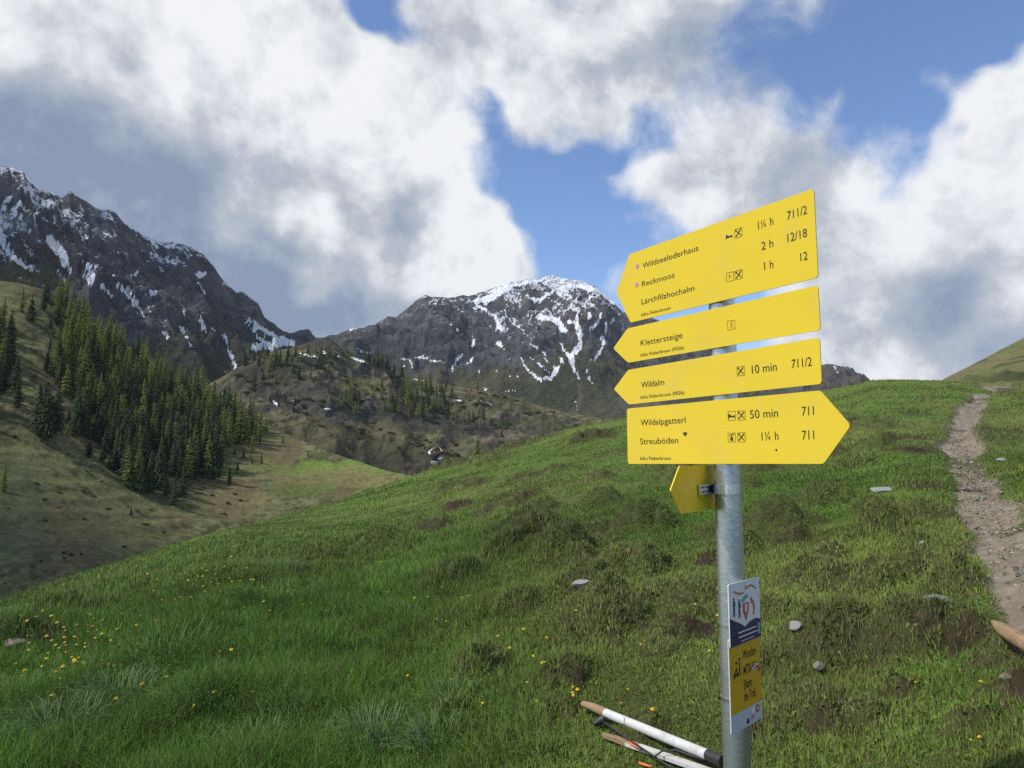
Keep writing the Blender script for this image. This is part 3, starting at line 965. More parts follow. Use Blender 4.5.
def c_col(ctx):
    X, Y = ctx['X'], ctx['Y']
    C = np.zeros(X.shape + (3,)) + np.array((0.105, 0.095, 0.042))
    C = mixc(C, (0.135, 0.108, 0.062), sstep(0, .5, fbm(X / 40, Y / 40, 4, 641)))
    C = mixc(C, (0.050, 0.060, 0.024), sstep(.05, .45, fbm(X / 26, Y / 26, 5, 651)) * .8)
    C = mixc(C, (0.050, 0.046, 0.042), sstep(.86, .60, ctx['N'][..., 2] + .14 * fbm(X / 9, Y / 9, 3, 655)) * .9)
    C = mixc(C, (0.19, 0.165, 0.13), sstep(.3, .55, fbm(X / 4.5, Y / 4.5, 4, 659)) * .6)
    C = mixc(C, (0.030, 0.036, 0.016), sstep(.05, .3, fbm(X / 5.5, Y / 5.5, 4, 657)) * .85)
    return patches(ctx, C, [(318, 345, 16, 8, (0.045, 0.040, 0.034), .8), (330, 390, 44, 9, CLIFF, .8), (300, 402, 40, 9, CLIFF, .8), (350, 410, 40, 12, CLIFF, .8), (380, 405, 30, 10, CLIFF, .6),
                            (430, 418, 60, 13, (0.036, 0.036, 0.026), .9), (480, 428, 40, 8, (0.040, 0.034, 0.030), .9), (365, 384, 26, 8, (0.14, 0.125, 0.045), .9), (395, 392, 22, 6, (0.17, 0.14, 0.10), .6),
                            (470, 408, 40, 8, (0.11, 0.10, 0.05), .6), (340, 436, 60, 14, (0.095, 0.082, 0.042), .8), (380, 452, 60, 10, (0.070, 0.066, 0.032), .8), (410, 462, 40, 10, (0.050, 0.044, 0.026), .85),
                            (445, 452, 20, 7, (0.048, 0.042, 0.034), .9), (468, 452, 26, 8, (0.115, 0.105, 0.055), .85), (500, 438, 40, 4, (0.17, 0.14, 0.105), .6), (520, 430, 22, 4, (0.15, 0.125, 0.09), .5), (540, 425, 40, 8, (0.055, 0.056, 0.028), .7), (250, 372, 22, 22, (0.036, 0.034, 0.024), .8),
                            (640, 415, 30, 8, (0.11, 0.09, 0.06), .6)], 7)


C_SNOW = [([(300, 354), (307, 355.5), (313, 357), (320, 359)], [1.1, 1.5, 1.2, 1.2]), ([(322, 351), (326, 353)], .9), ([(333, 354), (340, 357)], .8), ([(352, 357), (360, 361), (368, 363)], [.9, 1, 1]), ([(415, 378), (422, 380)], 1.1),
          ([(292, 399), (293, 402)], .7), ([(318, 411), (330, 408)], [.6, .9]), ([(272, 400), (278, 405)], 1.4), ([(455, 399), (463, 403)], [1.2, .6]), ([(480, 401), (492, 405)], .5)]


def c_snow(ctx):
    return np.clip(.5 + strokes(ctx, C_SNOW, .8) * .4, -1, 1.1)


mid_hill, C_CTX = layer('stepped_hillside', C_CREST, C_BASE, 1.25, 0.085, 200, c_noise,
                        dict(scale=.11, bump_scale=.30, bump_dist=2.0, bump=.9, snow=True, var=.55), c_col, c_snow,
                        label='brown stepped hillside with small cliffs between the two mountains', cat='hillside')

# ---- left hillside carrying the wood
B_CREST = [(-420, 250, 400), (-150, 268, 405), (0, 281, 410), (20, 284, 410), (35, 288, 410), (50, 292, 412), (75, 308, 414), (100, 328, 416), (130, 348, 418), (160, 368, 420), (190, 386, 420), (220, 402, 418), (250, 416, 412),
           (275, 428, 402), (300, 440, 388), (325, 450, 370), (350, 459, 350), (380, 468, 330), (405, 474.5, 310), (430, 479, 300), (520, 488, 290), (700, 492, 280)]
B_BASE = [(-420, -46, 95), (0, -46, 105), (200, -45, 120), (420, -44, 140), (700, -42, 150)]


def b_noise(X, Y, U, Z):
    return 3.2 * fbm(X / 48, Y / 48, 3, 591) + 1.2 * (ridged(X / 22, Y / 22, 3, 593) - .4) + .45 * fbm(X / 5, Y / 5, 4, 595) + .22 * np.sin(Z / .8 + 2 * fbm(X / 30, Y / 30, 2, 597))


def b_col(ctx):
    X, Y = ctx['X'], ctx['Y']
    C = np.zeros(X.shape + (3,)) + np.array((0.128, 0.136, 0.052))
    C = mixc(C, (0.072, 0.078, 0.028), sstep(0, .45, fbm(X / 30, Y / 30, 4, 661)))
    C = mixc(C, (0.085, 0.058, 0.034), sstep(.15, .5, fbm(X / 19, Y / 19, 4, 671)) * .7)
    C = mixc(C, (0.036, 0.036, 0.016), sstep(.12, .36, fbm(X / 2.6, Y / 3.6, 4, 681)) * .8)
    C = mixc(C, (0.045, 0.042, 0.020), sstep(.2, .5, np.sin(ctx['Z'] / .55 + 4 * fbm(X / 22, Y / 22, 3, 683)) * .5 + .5 * fbm(X / 6, Y / 6, 3, 685)) * .55)
    C = mixc(C, (0.17, 0.145, 0.08), sstep(.3, .5, fbm(X / 2.6, Y / 4, 4, 691)) * .5)
    return patches(ctx, C, [(70, 535, 42, 40, (0.100, 0.072, 0.042), .6), (20, 520, 24, 60, (0.075, 0.095, 0.045), .6), (120, 520, 40, 60, (0.085, 0.088, 0.042), .5),
                            (335, 467, 84, 7, (0.10, 0.165, 0.024), 1.0), (330, 478, 60, 12, (0.16, 0.145, 0.055), .7), (300, 490, 40, 8, (0.075, 0.100, 0.024), .7), (235, 500, 30, 22, (0.150, 0.115, 0.055), .6),
                            (270, 455, 30, 20, (0.13, 0.115, 0.05), .6), (60, 400, 20, 60, (0.125, 0.105, 0.055), .6), (10, 285, 30, 8, (0.10, 0.10, 0.04), .8), (110, 380, 20, 14, (0.13, 0.10, 0.06), .5), (290, 450, 14, 8, (0.10, 0.075, 0.04), .5)], 8)


left_hill, B_CTX = layer('wooded_hillside', B_CREST, B_BASE, 1.75, 0.075, 330, b_noise,
                         dict(scale=.5, bump_scale=1.3, bump_dist=.5, bump=.9, snow=False, var=.5), b_col,
                         label='tan grassy hillside rising on the left under the wood', cat='hillside')

# ---- grassy hill behind the path, on the right
F_CREST = [(900, 400, 150), (925, 388, 155), (943, 379, 160), (955, 373, 165), (970, 365.5, 170), (985, 358, 175), (1000, 350, 180), (1012, 344, 184), (1024, 338, 188), (1080, 310, 200), (1200, 270, 220), (1500, 230, 240)]
F_BASE = [(900, 2, 90), (1024, 2, 85), (1500, 0, 70)]


def f_noise(X, Y, U, Z):
    return 1.6 * fbm(X / 26, Y / 26, 3, 701) + .5 * (ridged(X / 9, Y / 9, 4, 703) - .4) + .2 * fbm(X / 2.2, Y / 2.2, 3, 705)


def f_col(ctx):
    X, Y = ctx['X'], ctx['Y']
    C = np.zeros(X.shape + (3,)) + np.array((0.105, 0.125, 0.036))
    C = mixc(C, (0.138, 0.130, 0.056), sstep(-.1, .4, fbm(X / 14, Y / 14, 4, 711)))
    C = mixc(C, (0.055, 0.060, 0.022), sstep(.15, .45, fbm(X / 5, Y / 5, 4, 721)) * .8)
    return patches(ctx, C, [(1015, 376, 26, 5, (0.030, 0.036, 0.014), .9), (990, 378, 30, 4, (0.055, 0.065, 0.022), .8)], 5)


right_hill, F_CTX = layer('grassy_hill', F_CREST, F_BASE, 1.1, 0.06, 130, f_noise,
                          dict(scale=.8, bump_scale=2.0, bump_dist=.4, bump=.9, snow=False, var=.45), f_col,
                          label='olive green hill crest behind the top of the footpath', cat='hill')

# ================================================================== TREES
bark = simple('bark', (0.075, 0.055, 0.042), 0.9, var=.3, scale=8)
spruce_leaf = foliage('spruce_needles', .12, .7, col=(0.052, 0.080, 0.034), vary=.5)
larch_leaf = foliage('larch_needles', .36, .7, col=(0.185, 0.235, 0.052), vary=.5)


def conifer_meshes(seed, spread, droop, whorls, per, leaf_w, gap, mat, name):
    """a tree one unit tall: a tapered trunk, and a crown of drooping boughs hung with needle sprays"""
    rnd = random.Random(seed)
    t = MB()
    lean = (rnd.uniform(-.02, .02), rnd.uniform(-.02, .02))
    t.tube([(0, 0, -.06), (lean[0] * .3, lean[1] * .3, .3), (lean[0], lean[1], .97)], [.022, .015, .002], 7)
    V, F = [], []

    def tri(a, b, c):
        F.append((len(V), len(V) + 1, len(V) + 2))
        V.extend((a, b, c))
    for w in range(whorls):
        q = (w + rnd.uniform(-.6, .6)) / whorls
        z0 = .07 + .91 * max(0, min(q, .985))
        env = (1 - z0) ** .85 * (1 if z0 > .16 else .55 + 3 * (z0 - .07))
        for b in range(per):
            if rnd.random() < gap:
                continue
            z0 = min(.985, max(.05, z0 + rnd.uniform(-.022, .022)))
            az = 2 * math.pi * (b + rnd.random()) / per + w * 1.7
            L = spread * env * rnd.uniform(.5, 1.2) + .010
            ca, sa = math.cos(az), math.sin(az)
            d = droop * rnd.uniform(.5, 1.4)
            n = 4 if L > .06 else 2
            for k in range(n):
                f0, f1 = k / n, (k + 1.35) / n
                p0 = Vector((ca * L * f0, sa * L * f0, z0 - d * L * f0 * f0 + .1 * L * f0))
                p1 = Vector((ca * L * f1, sa * L * f1, z0 - d * L * f1 * f1 + .1 * L * f1 - rnd.uniform(0, .008)))
                hw = leaf_w * (1.15 - .6 * f0) * rnd.uniform(.7, 1.3) * (.4 + L * 6)
                side = Vector((-sa, ca, rnd.uniform(-.5, .3))) * hw
                tri(p0 + side * .5 + Vector((0, 0, .004)), p1 - Vector((0, 0, .01)), p0 - side * 1.1 - Vector((0, 0, hw * .9)))
                tri(p0 - side * .5 + Vector((0, 0, .004)), p1 + Vector((0, 0, .006)), p0 + side * 1.1 - Vector((0, 0, hw * .9)))
    top = Vector((lean[0], lean[1], 1.0))
    for k in range(5):
        a = 2 * math.pi * k / 5
        tri(top, Vector((lean[0] + .012 * math.cos(a), lean[1] + .012 * math.sin(a), .95)), Vector((lean[0] + .012 * math.cos(a + 1.2), lean[1] + .012 * math.sin(a + 1.2), .95)))
    root = empty(name)
    tr = t.build('trunk', bark, root, smooth=True)
    cr = np_mesh('crown', np.array([tuple(v) for v in V]), np.array(F), [mat], root)
    return root


SPR = [conifer_meshes(100 + i, .175 + .025 * (i % 3), .55, 34, 10, .015, .14, spruce_leaf, 'spruce_tree') for i in range(4)]
LAR = [conifer_meshes(200 + i, .165 + .03 * (i % 3), .30, 30, 9, .013, .26, larch_leaf, 'larch_tree') for i in range(4)]
used = set()


def plant(kind, p, h, label, group, rz=None, wide=1.0):
    src = (SPR if kind == 'spruce' else LAR)[random.randrange(4)]
    if src.name in used:
        o = copy_tree(src)
    else:
        o = src
        used.add(src.name)
    o.location = p
    o.rotation_euler = (0, 0, random.uniform(0, 6.28) if rz is None else rz)
    o.scale = (h * wide, h * wide, h)
    for k in ('label', 'category', 'group'):
        if k in o:
            del o[k]
    tag(o, label, 'tree', group)
    return o


def inside(px, py, poly):
    c = np.zeros(px.shape, bool)
    n = len(poly)
    for i in range(n):
        (x0, y0), (x1, y1) = poly[i], poly[i - 1]
        with np.errstate(divide='ignore', invalid='ignore'):
            c ^= ((y0 > py) != (y1 > py)) & (px < (x1 - x0) * (py - y0) / (y1 - y0 + 1e-12) + x0)
    return c


def scatter(ctx, poly, gap, n, rng):
    """spaced standing places on a hillside, within an outline"""
    m = inside(ctx['px'], ctx['py'], poly) & (ctx['U'] < 1.0)
    ii = np.nonzero(m.ravel())[0]
    rng.shuffle(ii)
    PX, PY, P = ctx['px'].ravel(), ctx['py'].ravel(), ctx['P'].reshape(-1, 3)
    out = []
    for k in ii:
        if all((PX[k] - PX[j]) ** 2 + ((PY[k] - PY[j]) * 1.25) ** 2 > gap * gap for j in out):
            out.append(k)
            if len(out) >= n:
                break
    return [(PX[k], PY[k], P[k]) for k in out]


trng = np.random.default_rng(5)
MAIN = [(52, 296), (66, 303), (100, 331), (135, 356), (165, 377), (195, 396), (225, 412), (250, 424), (268, 434), (266, 444), (240, 444), (222, 452), (221, 474), (208, 484), (193, 478),
        (170, 478), (152, 497), (128, 498), (120, 476), (112, 458), (96, 446), (78, 438), (72, 420), (78, 402), (60, 394), (52, 372), (60, 350), (56, 322)]
HOLES = [[(116, 350), (126, 352), (142, 374), (136, 378)], [(134, 414), (146, 414), (160, 432), (152, 436)], [(60, 398), (74, 400), (74, 416), (62, 420)], [(150, 460), (165, 455), (168, 474), (152, 482)]]
for px, py, p in scatter(B_CTX, MAIN, 4.5, 420, trng):
    if any(inside(np.array([px]), np.array([py]), h)[0] for h in HOLES):
        continue
    d = math.hypot(p[0], p[1])
    up = (470 - py) / 170 + (px - 120) / 400 + random.gauss(0, .22)
    kind = 'larch' if up > .45 or random.random() < .20 else 'spruce'
    hpx = np.interp(py, [300, 400, 500], [23, 30, 38]) * random.uniform(.55, 1.2)
    if kind == 'larch':
        plant(kind, p, hpx / FPX * d, 'light green larch among the dark spruces in the main wood on the left hillside', 'larches of the main wood', wide=random.uniform(.85, 1.1))
    else:
        plant(kind, p, hpx / FPX * d, 'dark green spruce in the dense main wood on the left hillside', 'spruces of the main wood', wide=random.uniform(.85, 1.1))
for px, py, p in scatter(B_CTX, [(-60, 318), (6, 318), (14, 345), (16, 380), (18, 408), (-4, 414), (-60, 430)], 5.5, 52, trng):
    plant('spruce' if random.random() < .8 else 'larch', p, np.interp(py, [320, 410], [25, 36]) * random.uniform(.8, 1.2) / FPX * math.hypot(p[0], p[1]),
          'conifer in the clump cut by the left edge, apart from the main wood', 'conifers of the edge clump')
for px, py, p in scatter(B_CTX, [(34, 436), (40, 424), (54, 428), (58, 438), (46, 442)], 5.0, 8, trng):
    plant('spruce', p, 40 * random.uniform(.8, 1.15) / FPX * math.hypot(p[0], p[1]), 'dark spruce in the small clump standing alone below the clearing', 'spruces of the small clump')


def b_point(px, py, ctx=None):
    c = ctx or B_CTX
    d2 = np.where(c['U'] < 1.0, (c['px'] - px) ** 2 + (c['py'] - py) ** 2, 1e9)
    return c['P'].reshape(-1, 3)[np.argmin(d2)]


for px, py, h, k, lab in [(174, 505, 24, 'spruce', 'lowest little dark spruce, standing alone below the main wood'), (182, 497, 30, 'spruce', 'bushy spruce just above the lowest lone one below the wood'),
                          (166, 496, 20, 'spruce', 'small spruce left of the lone pair under the wood'), (48, 362, 11, 'spruce', 'tiny dark spruce alone in the grassy clearing'),
                          (240, 462 - 22, 26, 'larch', 'larch at the right tip of the wood, on the sunny slope'), (3, 492, 24, 'larch', 'bushy green conifer low on the left edge of the hillside'),
                          (234, 477 - 22, 8, 'spruce', 'dot sized dark bush beyond the right tip of the wood'), (30, 322, 24, 'spruce', 'dark spruce at the top of the clearing'), (22, 312, 22, 'larch', 'larch on the grassy brow above the clearing'),
                          (131, 515, 8, 'spruce', 'dot sized dark bush on the shaded slope below the wood'), (308, 456, 5, 'spruce', 'dot sized dark bush at the end of the bright meadow strip')]:
    p = b_point(px, py)
    plant(k, p, h / FPX * math.hypot(p[0], p[1]), lab, None, wide=1.25 if h < 12 else 1.0)
for poly, n, h0, fl in [([(240, 362), (262, 356), (330, 352), (335, 372), (300, 385), (255, 385)], 40, 14, .55), ([(362, 360), (392, 368), (404, 378), (380, 376)], 15, 15, .45),
                        ([(376, 385), (440, 388), (446, 412), (420, 420), (384, 412)], 42, 16, .7), ([(440, 404), (500, 420), (520, 436), (470, 432), (440, 425)], 22, 12, .5),
                        ([(330, 398), (362, 396), (366, 412), (340, 416)], 12, 15, .5), ([(400, 432), (470, 436), (480, 446), (410, 446)], 14, 8, .8), ([(262, 402), (300, 396), (310, 412), (280, 412)], 8, 11, .5),
                        ([(500, 424), (600, 424), (560, 432), (500, 436)], 12, 9, .6), ([(440, 384), (500, 395), (480, 404), (440, 398)], 8, 10, .5)]:
    for px, py, p in scatter(C_CTX, poly, 4.2, n, trng):
        k = 'larch' if random.random() < fl else 'spruce'
        lab = ('small distant pale larch scattered on the stepped hillside', 'distant larches') if k == 'larch' else ('small distant dark spruce scattered on the stepped hillside', 'distant spruces')
        plant(k, p - np.array((0, 0, .6)), h0 * random.uniform(.7, 1.25) / FPX * math.hypot(p[0], p[1]), *lab)
for poly, n, h0, lab, gr in (([(212, 480), (240, 452), (268, 446), (284, 442), (272, 456), (228, 488)], 9, 15, 'small straggling conifer at the lower right margin of the main wood', 'stragglers right of the wood'),
                             ([(40, 330), (40, 300), (58, 298), (58, 350), (46, 380)], 6, 17, 'small conifer straggling along the clearing edge left of the main wood', 'stragglers along the clearing'),
                             ([(60, 400), (80, 430), (118, 470), (126, 498), (108, 490), (60, 440)], 7, 20, 'young dark spruce straggling off the lower left margin of the wood', 'stragglers below the clearing')):
    for px, py, p in scatter(B_CTX, poly, 6, n, trng):
        plant('larch' if random.random() < .4 else 'spruce', p, h0 * random.uniform(.45, 1.25) / FPX * math.hypot(p[0], p[1]), lab, gr, wide=random.uniform(1, 1.3))
# low mountain pine and alder scrub on the benches
scrub_leaf = foliage('scrub_leaves', .15, .7, col=(0.062, 0.076, 0.030), vary=.5)


def scrub(seed):
    rnd = random.Random(seed)
    V, F = [], []
    lob = [(rnd.uniform(-.6, .6), rnd.uniform(-.6, .6), rnd.uniform(.35, .7)) for _ in range(7)]
    for k in range(520):
        cx, cy, r_ = lob[rnd.randrange(7)]
        a, e_ = rnd.uniform(0, 6.283), rnd.uniform(-.1, 1.5)
        q = r_ * rnd.uniform(.7, 1.05)
        c = Vector((cx + q * math.cos(a) * math.cos(e_), cy + q * math.sin(a) * math.cos(e_), max(0, q * 1.25 * math.sin(e_))))
        s_ = rnd.uniform(.07, .15)
        d1 = Vector((rnd.gauss(0, 1), rnd.gauss(0, 1), rnd.gauss(0, 1))).normalized() * s_
        d2 = Vector((rnd.gauss(0, 1), rnd.gauss(0, 1), rnd.gauss(.4, 1))).normalized() * s_
        b = len(V)
        V += [c - d1, c + d1, c + d2]
        F.append((b, b + 1, b + 2))
    return np_mesh('scrub_bush', np.array([tuple(v) for v in V]), np.array(F), [scrub_leaf])


SCR = [scrub(60 + i) for i in range(3)]
scr_used = set()
for ctx_, poly, n, hp in [(B_CTX, [(0, 430), (60, 420), (120, 480), (240, 470), (270, 468), (260, 500), (200, 525), (60, 570), (0, 590)], 42, 2.2), (C_CTX, [(236, 372), (340, 352), (400, 376), (380, 400), (300, 412), (250, 400)], 55, 4), (C_CTX, [(380, 384), (520, 396), (600, 420), (520, 440), (400, 432)], 70, 4),
                    (C_CTX, [(300, 412), (400, 432), (480, 446), (440, 462), (340, 440)], 34, 3.5)]:
    for px, py, p in scatter(ctx_, poly, 3.2, n, trng):
        k = random.randrange(3)
        o = SCR[k] if k not in scr_used else SCR[k].copy()
        if k in scr_used:
            COL.objects.link(o)
        scr_used.add(k)
        d = math.hypot(p[0], p[1])
        s_ = hp * random.uniform(.6, 1.5) / FPX * d
        o.location = p - np.array((0, 0, .15 * s_))
        o.scale = (s_ * random.uniform(.8, 1.5), s_ * random.uniform(.8, 1.5), s_ * .8)
        o.rotation_euler = (0, 0, random.uniform(0, 6.28))
        if ctx_ is B_CTX:
            tag(o, 'dot sized dark bush on the open grass of the left hillside', 'bush', 'bushes on the open left hillside')
        else:
            tag(o, 'low dark scrub bush dotted over the benches of the stepped hillside', 'bush', 'scrub on the stepped hillside')
# the lone young larch beside the sitting hiker
x_, y_ = np.array(on_ground(477, 462)) * 1.06
plant('larch', (x_, y_, gz(x_, y_) - .05), .95, 'lone young larch on the grassy brow beside the sitting hiker', None, wide=1.3)
for o in SPR + LAR:
    if o.name not in used:
        for c in list(o.children):
            bpy.data.objects.remove(c)
        bpy.data.objects.remove(o)

# ================================================================== GRASS, TUSSOCKS, FLOWERS
grass_mat = foliage('grass_blades', .25, .55, up=.45)
TMAX = R(43)


def sample_polar(n, r0, r1, p, t0=0.0, t1=TMAX):
    """n places between r0 and r1, thinning out with distance like r ** -p"""
    q = RNG.random(n)
    k = 2 - p
    r = (r0 ** k + q * (r1 ** k - r0 ** k)) ** (1 / k) if abs(k) > 1e-3 else r0 * (r1 / r0) ** q
    return RNG.uniform(t0, t1, n) * np.where(RNG.random(n) < .5, -1, 1), r


def blades(x, y, h, w, lean, col, z=None, az=None):
    n = len(x)
    z = gsample(GZ, x, y) - 0.004 if z is None else z
    fa = RNG.uniform(0, 2 * np.pi, n)
    az = RNG.uniform(0, 2 * np.pi, n) if az is None else az
    sx, sy = np.cos(fa) * w / 2, np.sin(fa) * w / 2
    lx, ly = np.cos(az) * lean * h, np.sin(az) * lean * h
    V = np.empty((n, 5, 3))
    V[:, 0] = np.stack([x - sx, y - sy, z], 1)
    V[:, 1] = np.stack([x + sx, y + sy, z], 1)
    m = .55
    mz = z + h * m
    V[:, 2] = np.stack([x + sx * .8 + lx * .28, y + sy * .8 + ly * .28, mz], 1)
    V[:, 3] = np.stack([x - sx * .8 + lx * .28, y - sy * .8 + ly * .28, mz], 1)
    V[:, 4] = np.stack([x + lx, y + ly, z + h * np.sqrt(np.clip(1 - .45 * lean ** 2, .12, 1))], 1)
    b = np.arange(n)[:, None] * 5
    return V.reshape(-1, 3), b + np.array([[0, 1, 2, 3]]), b + np.array([[3, 2, 4]]), np.repeat(col, 5, 0)


def cmix(a, b, t):
    return np.asarray(a) + (np.asarray(b) - np.asarray(a)) * t[:, None]


def turf(n, r0, r1, p, t0=0.0, t1=TMAX):
    th, r = sample_polar(n, r0, r1, p, t0, t1)
    x, y = np.sin(th) * r, np.cos(th) * r
    keep = r < np.interp(th, GTH, rc_s) * 1.12
    x, y, th, r = x[keep], y[keep], th[keep], r[keep]
    pv, so_, he, lu, tr = (gsample(a, x, y) for a in (pathv, soil, heath, lush, trod))
    u = RNG.random(len(x))
    keep = (u > pv * .985) & (RNG.random(len(x)) > so_ * .9) & (RNG.random(len(x)) > tr * .45)
    x, y, th, r, so_, he, lu, tr = (a[keep] for a in (x, y, th, r, so_, he, lu, tr))
    n = len(x)
    cl = fbm(x / .55, y / .55, 3, 800)
    big = fbm(x / 2.4, y / 2.4, 3, 810)
    h = (.015 + .022 * RNG.random(n)) * (1 + 1.0 * cl) + lu * (.03 + .085 * RNG.random(n)) * (1 + 1.1 * np.clip(cl + .2, 0, 1))
    h = np.clip(h, .012, .32) * (1 + r / 90)
    w = np.maximum(.0028 + .0016 * lu, r * .00085) * RNG.uniform(.7, 1.3, n)
    lean = np.clip(RNG.normal(.45, .28, n), 0, 1.25)
    a = cmix((0.086, 0.160, 0.022), (0.148, 0.192, 0.040), sstep(-.25, .5, big + .5 * cl + RNG.normal(0, .18, n)))
    a = a + (np.array((0.066, 0.142, 0.014)) - a) * (lu * .85)[:, None]
    dry = (RNG.random(n) < .08 + .18 * he)
    a[dry] = np.array((0.17, 0.145, 0.075))
    hz = np.clip(he * (RNG.random(n) < .8), 0, 1)
    a = cmix(a, (0.100, 0.098, 0.038), hz * .6)
    a *= (1 + .45 * fbm(x / 1.1, y / 1.1, 3, 820) + .25 * fbm(x / .28, y / .28, 2, 830))[:, None]
    a *= RNG.uniform(.6, 1.5, (n, 1)) * (1 + RNG.normal(0, .05, (n, 3)))
    # broad leaves of clover, lady's mantle and dandelion between the blades
    lf = RNG.random(n) < .13
    h[lf] *= .6
    w[lf] = np.maximum(.016, r[lf] * .0014)
    lean[lf] = .95
    return blades(x, y, h, w, lean, a)


parts_ = [turf(50000, .9, 2.4, .2), turf(110000, .9, 5, .4, TMAX, R(85)), turf(90000, 4.5, 26, 1.1, TMAX, R(85)), turf(420000, 2.4, 9.5, .75), turf(260000, 2.4, 7.5, .2), turf(230000, 9, 24, 1.1), turf(170000, 22, 56, 1.3)]
# wispy dark sprigs on the hummocks
th, r = sample_polar(520000, 3, 30, 1.0)
x, y = np.sin(th) * r, np.cos(th) * r
k = (RNG.random(len(x)) < gsample(heath, x, y) * .9) & (RNG.random(len(x)) > gsample(soil, x, y)) & (r < np.interp(th, GTH, rc_s))
x, y, r = x[k], y[k], r[k]
n = len(x)
sc = cmix((0.055, 0.064, 0.022), (0.145, 0.150, 0.060), RNG.random(n) ** 1.5)
sc = np.where((RNG.random(n) < .12)[:, None], np.array((0.16, .135, .08)), sc)
parts_.append(blades(x, y, RNG.uniform(.022, .06, n) * (1 + r / 60), np.maximum(.004, r * .0009), np.clip(RNG.normal(.6, .3, n), 0, 1.3), sc))
off, VV, Q4, T3, CC = 0, [], [], [], []
for v, q, t, c in parts_:
    VV.append(v)
    Q4.append(q + off)
    T3.append(t + off)
    CC.append(c)
    off += len(v)
grass = np_mesh('grass', np.concatenate(VV), [np.concatenate(Q4), np.concatenate(T3)], [grass_mat], attrs={'Col': np.concatenate(CC)})
tag(grass, 'short green turf grass covering the whole near hill', 'grass', kind='stuff')
del VV, Q4, T3, CC, parts_


def tussock(p, n, rad, h, colA, colB, seed):
    g = np.random.default_rng(seed)
    V, Q, T, C = [], [], [], []
    for i in range(n):
        a = g.uniform(0, 2 * np.pi)
        q = rad * math.sqrt(g.random()) * .55
        b = np.array((math.cos(a) * q, math.sin(a) * q, -.02))
        a2 = a + g.normal(0, .5) - .25
        L = h * g.uniform(.55, 1.15)
        out = L * g.uniform(.25, .95)
        up = math.sqrt(max(L * L - out * out, .05 * L * L))
        d = np.array((math.cos(a2), math.sin(a2), 0))
        s = np.array((-math.sin(a2), math.cos(a2), g.uniform(-.3, .3))) * g.uniform(.0018, .0034)
        k0 = len(V)
        for f, wf in ((0, 1), (.4, 1), (.75, .75)):
            c = b + d * out * f ** 1.7 + np.array((0, 0, up * (f * 1.25 - .42 * f * f)))
            V += [c - s * wf, c + s * wf]
        V.append(b + d * out + np.array((0, 0, up * .72)))
        Q += [(k0, k0 + 1, k0 + 3, k0 + 2), (k0 + 2, k0 + 3, k0 + 5, k0 + 4)]
        T.append((k0 + 4, k0 + 5, k0 + 6))
        f = g.random()
        C += [np.asarray(colA) * (1 - f) + np.asarray(colB) * f] * 7
    o = np_mesh('grass_tussock', np.array(V), [np.array(Q), np.array(T)], [grass_mat], attrs={'Col': np.array(C)})
    o.location = p
    return o


BLU = ((0.065, 0.135, 0.042), (0.16, 0.22, 0.095))
GRN = ((0.055, 0.12, 0.018), (0.12, 0.19, 0.045))
for i, (px, py, w, hpx, cols, lab) in enumerate([
        (372, 752, 70, 52, BLU, 'blue green grass tussock at the bottom edge, middle of the meadow'), (434, 748, 60, 46, BLU, 'blue green tussock right of the bottom middle one'),
        (455, 706, 46, 34, BLU, 'small blue green tussock above the bottom pair'), (60, 742, 90, 44, BLU, 'blue green arching tussock in the bottom corner of the meadow'),
        (120, 704, 80, 40, BLU, 'blue green tussock above the corner one'), (255, 752, 80, 36, BLU, 'low blue green tussock at the bottom, under the big green mound'),
        (175, 665, 110, 46, GRN, 'tall pale green tussock leaning over below the dandelion drift'), (215, 706, 110, 46, GRN, 'big rounded dark green grass mound in the left foreground'),
        (275, 612, 90, 40, GRN, 'bright green tussock on the brow of the lush meadow'), (285, 574, 50, 22, BLU, 'small silvery tussock on the upper meadow edge'), (330, 600, 60, 26, GRN, 'green tussock beside the upper meadow flowers'),
        (340, 655, 60, 30, GRN, 'green tussock between the scattered dandelions'), (545, 752, 50, 26, GRN, 'leafy green tuft left of the white post'), (20, 700, 60, 30, GRN, 'green tussock at the left picture edge'),
        (290, 720, 60, 34, BLU, 'thin blue tussock right of the big green mound'), (405, 640, 46, 22, GRN, 'small green tussock above the middle of the meadow')]):
    p = ground_at(px, py)
    r = np.linalg.norm(p[:2])
    tag(tussock(p, int(340 if w > 60 else 230), w * .5 / FPX * r * 1.3, hpx / FPX * r * 1.05, *cols, 900 + i), lab, 'grass tussock')

# ---- dandelions
petal = simple('dandelion_petal', (0.80, 0.55, 0.02), .6, var=.15, scale=90)
stalk = simple('flower_stalk', (0.09, 0.13, 0.03), .6, var=.2, scale=60)


def dandelion():
    root = empty('dandelion_flower')
    s = MB()
    s.tube([(0, 0, -.10), (.004, .002, .03), (0, 0, .062)], [.0017, .0015, .0016], 6)
    s.build('stalk', stalk, root, smooth=True)
    V, F = [], []
    rnd = random.Random(3)
    for ring, (n, r1, z1) in enumerate(((16, .0165, .062), (13, .0125, .067), (9, .008, .071))):
        for k in range(n):
            a = 2 * math.pi * (k + .5 * ring) / n + rnd.uniform(-.08, .08)
            wd = .0030
            c, s_ = math.cos(a), math.sin(a)
            b = len(V)
            rr = r1 * rnd.uniform(.9, 1.1)
            for (q, w_, z) in ((.0015, .4, .062), (rr * .8, 1, z1 + .002), (rr, .6, z1)):
                V += [(c * q - s_ * wd * w_, s_ * q + c * wd * w_, z), (c * q + s_ * wd * w_, s_ * q - c * wd * w_, z)]
            F += [(b, b + 1, b + 3, b + 2), (b + 2, b + 3, b + 5, b + 4)]
    np_mesh('petals', np.array(V), np.array(F), [petal], root)
    return root


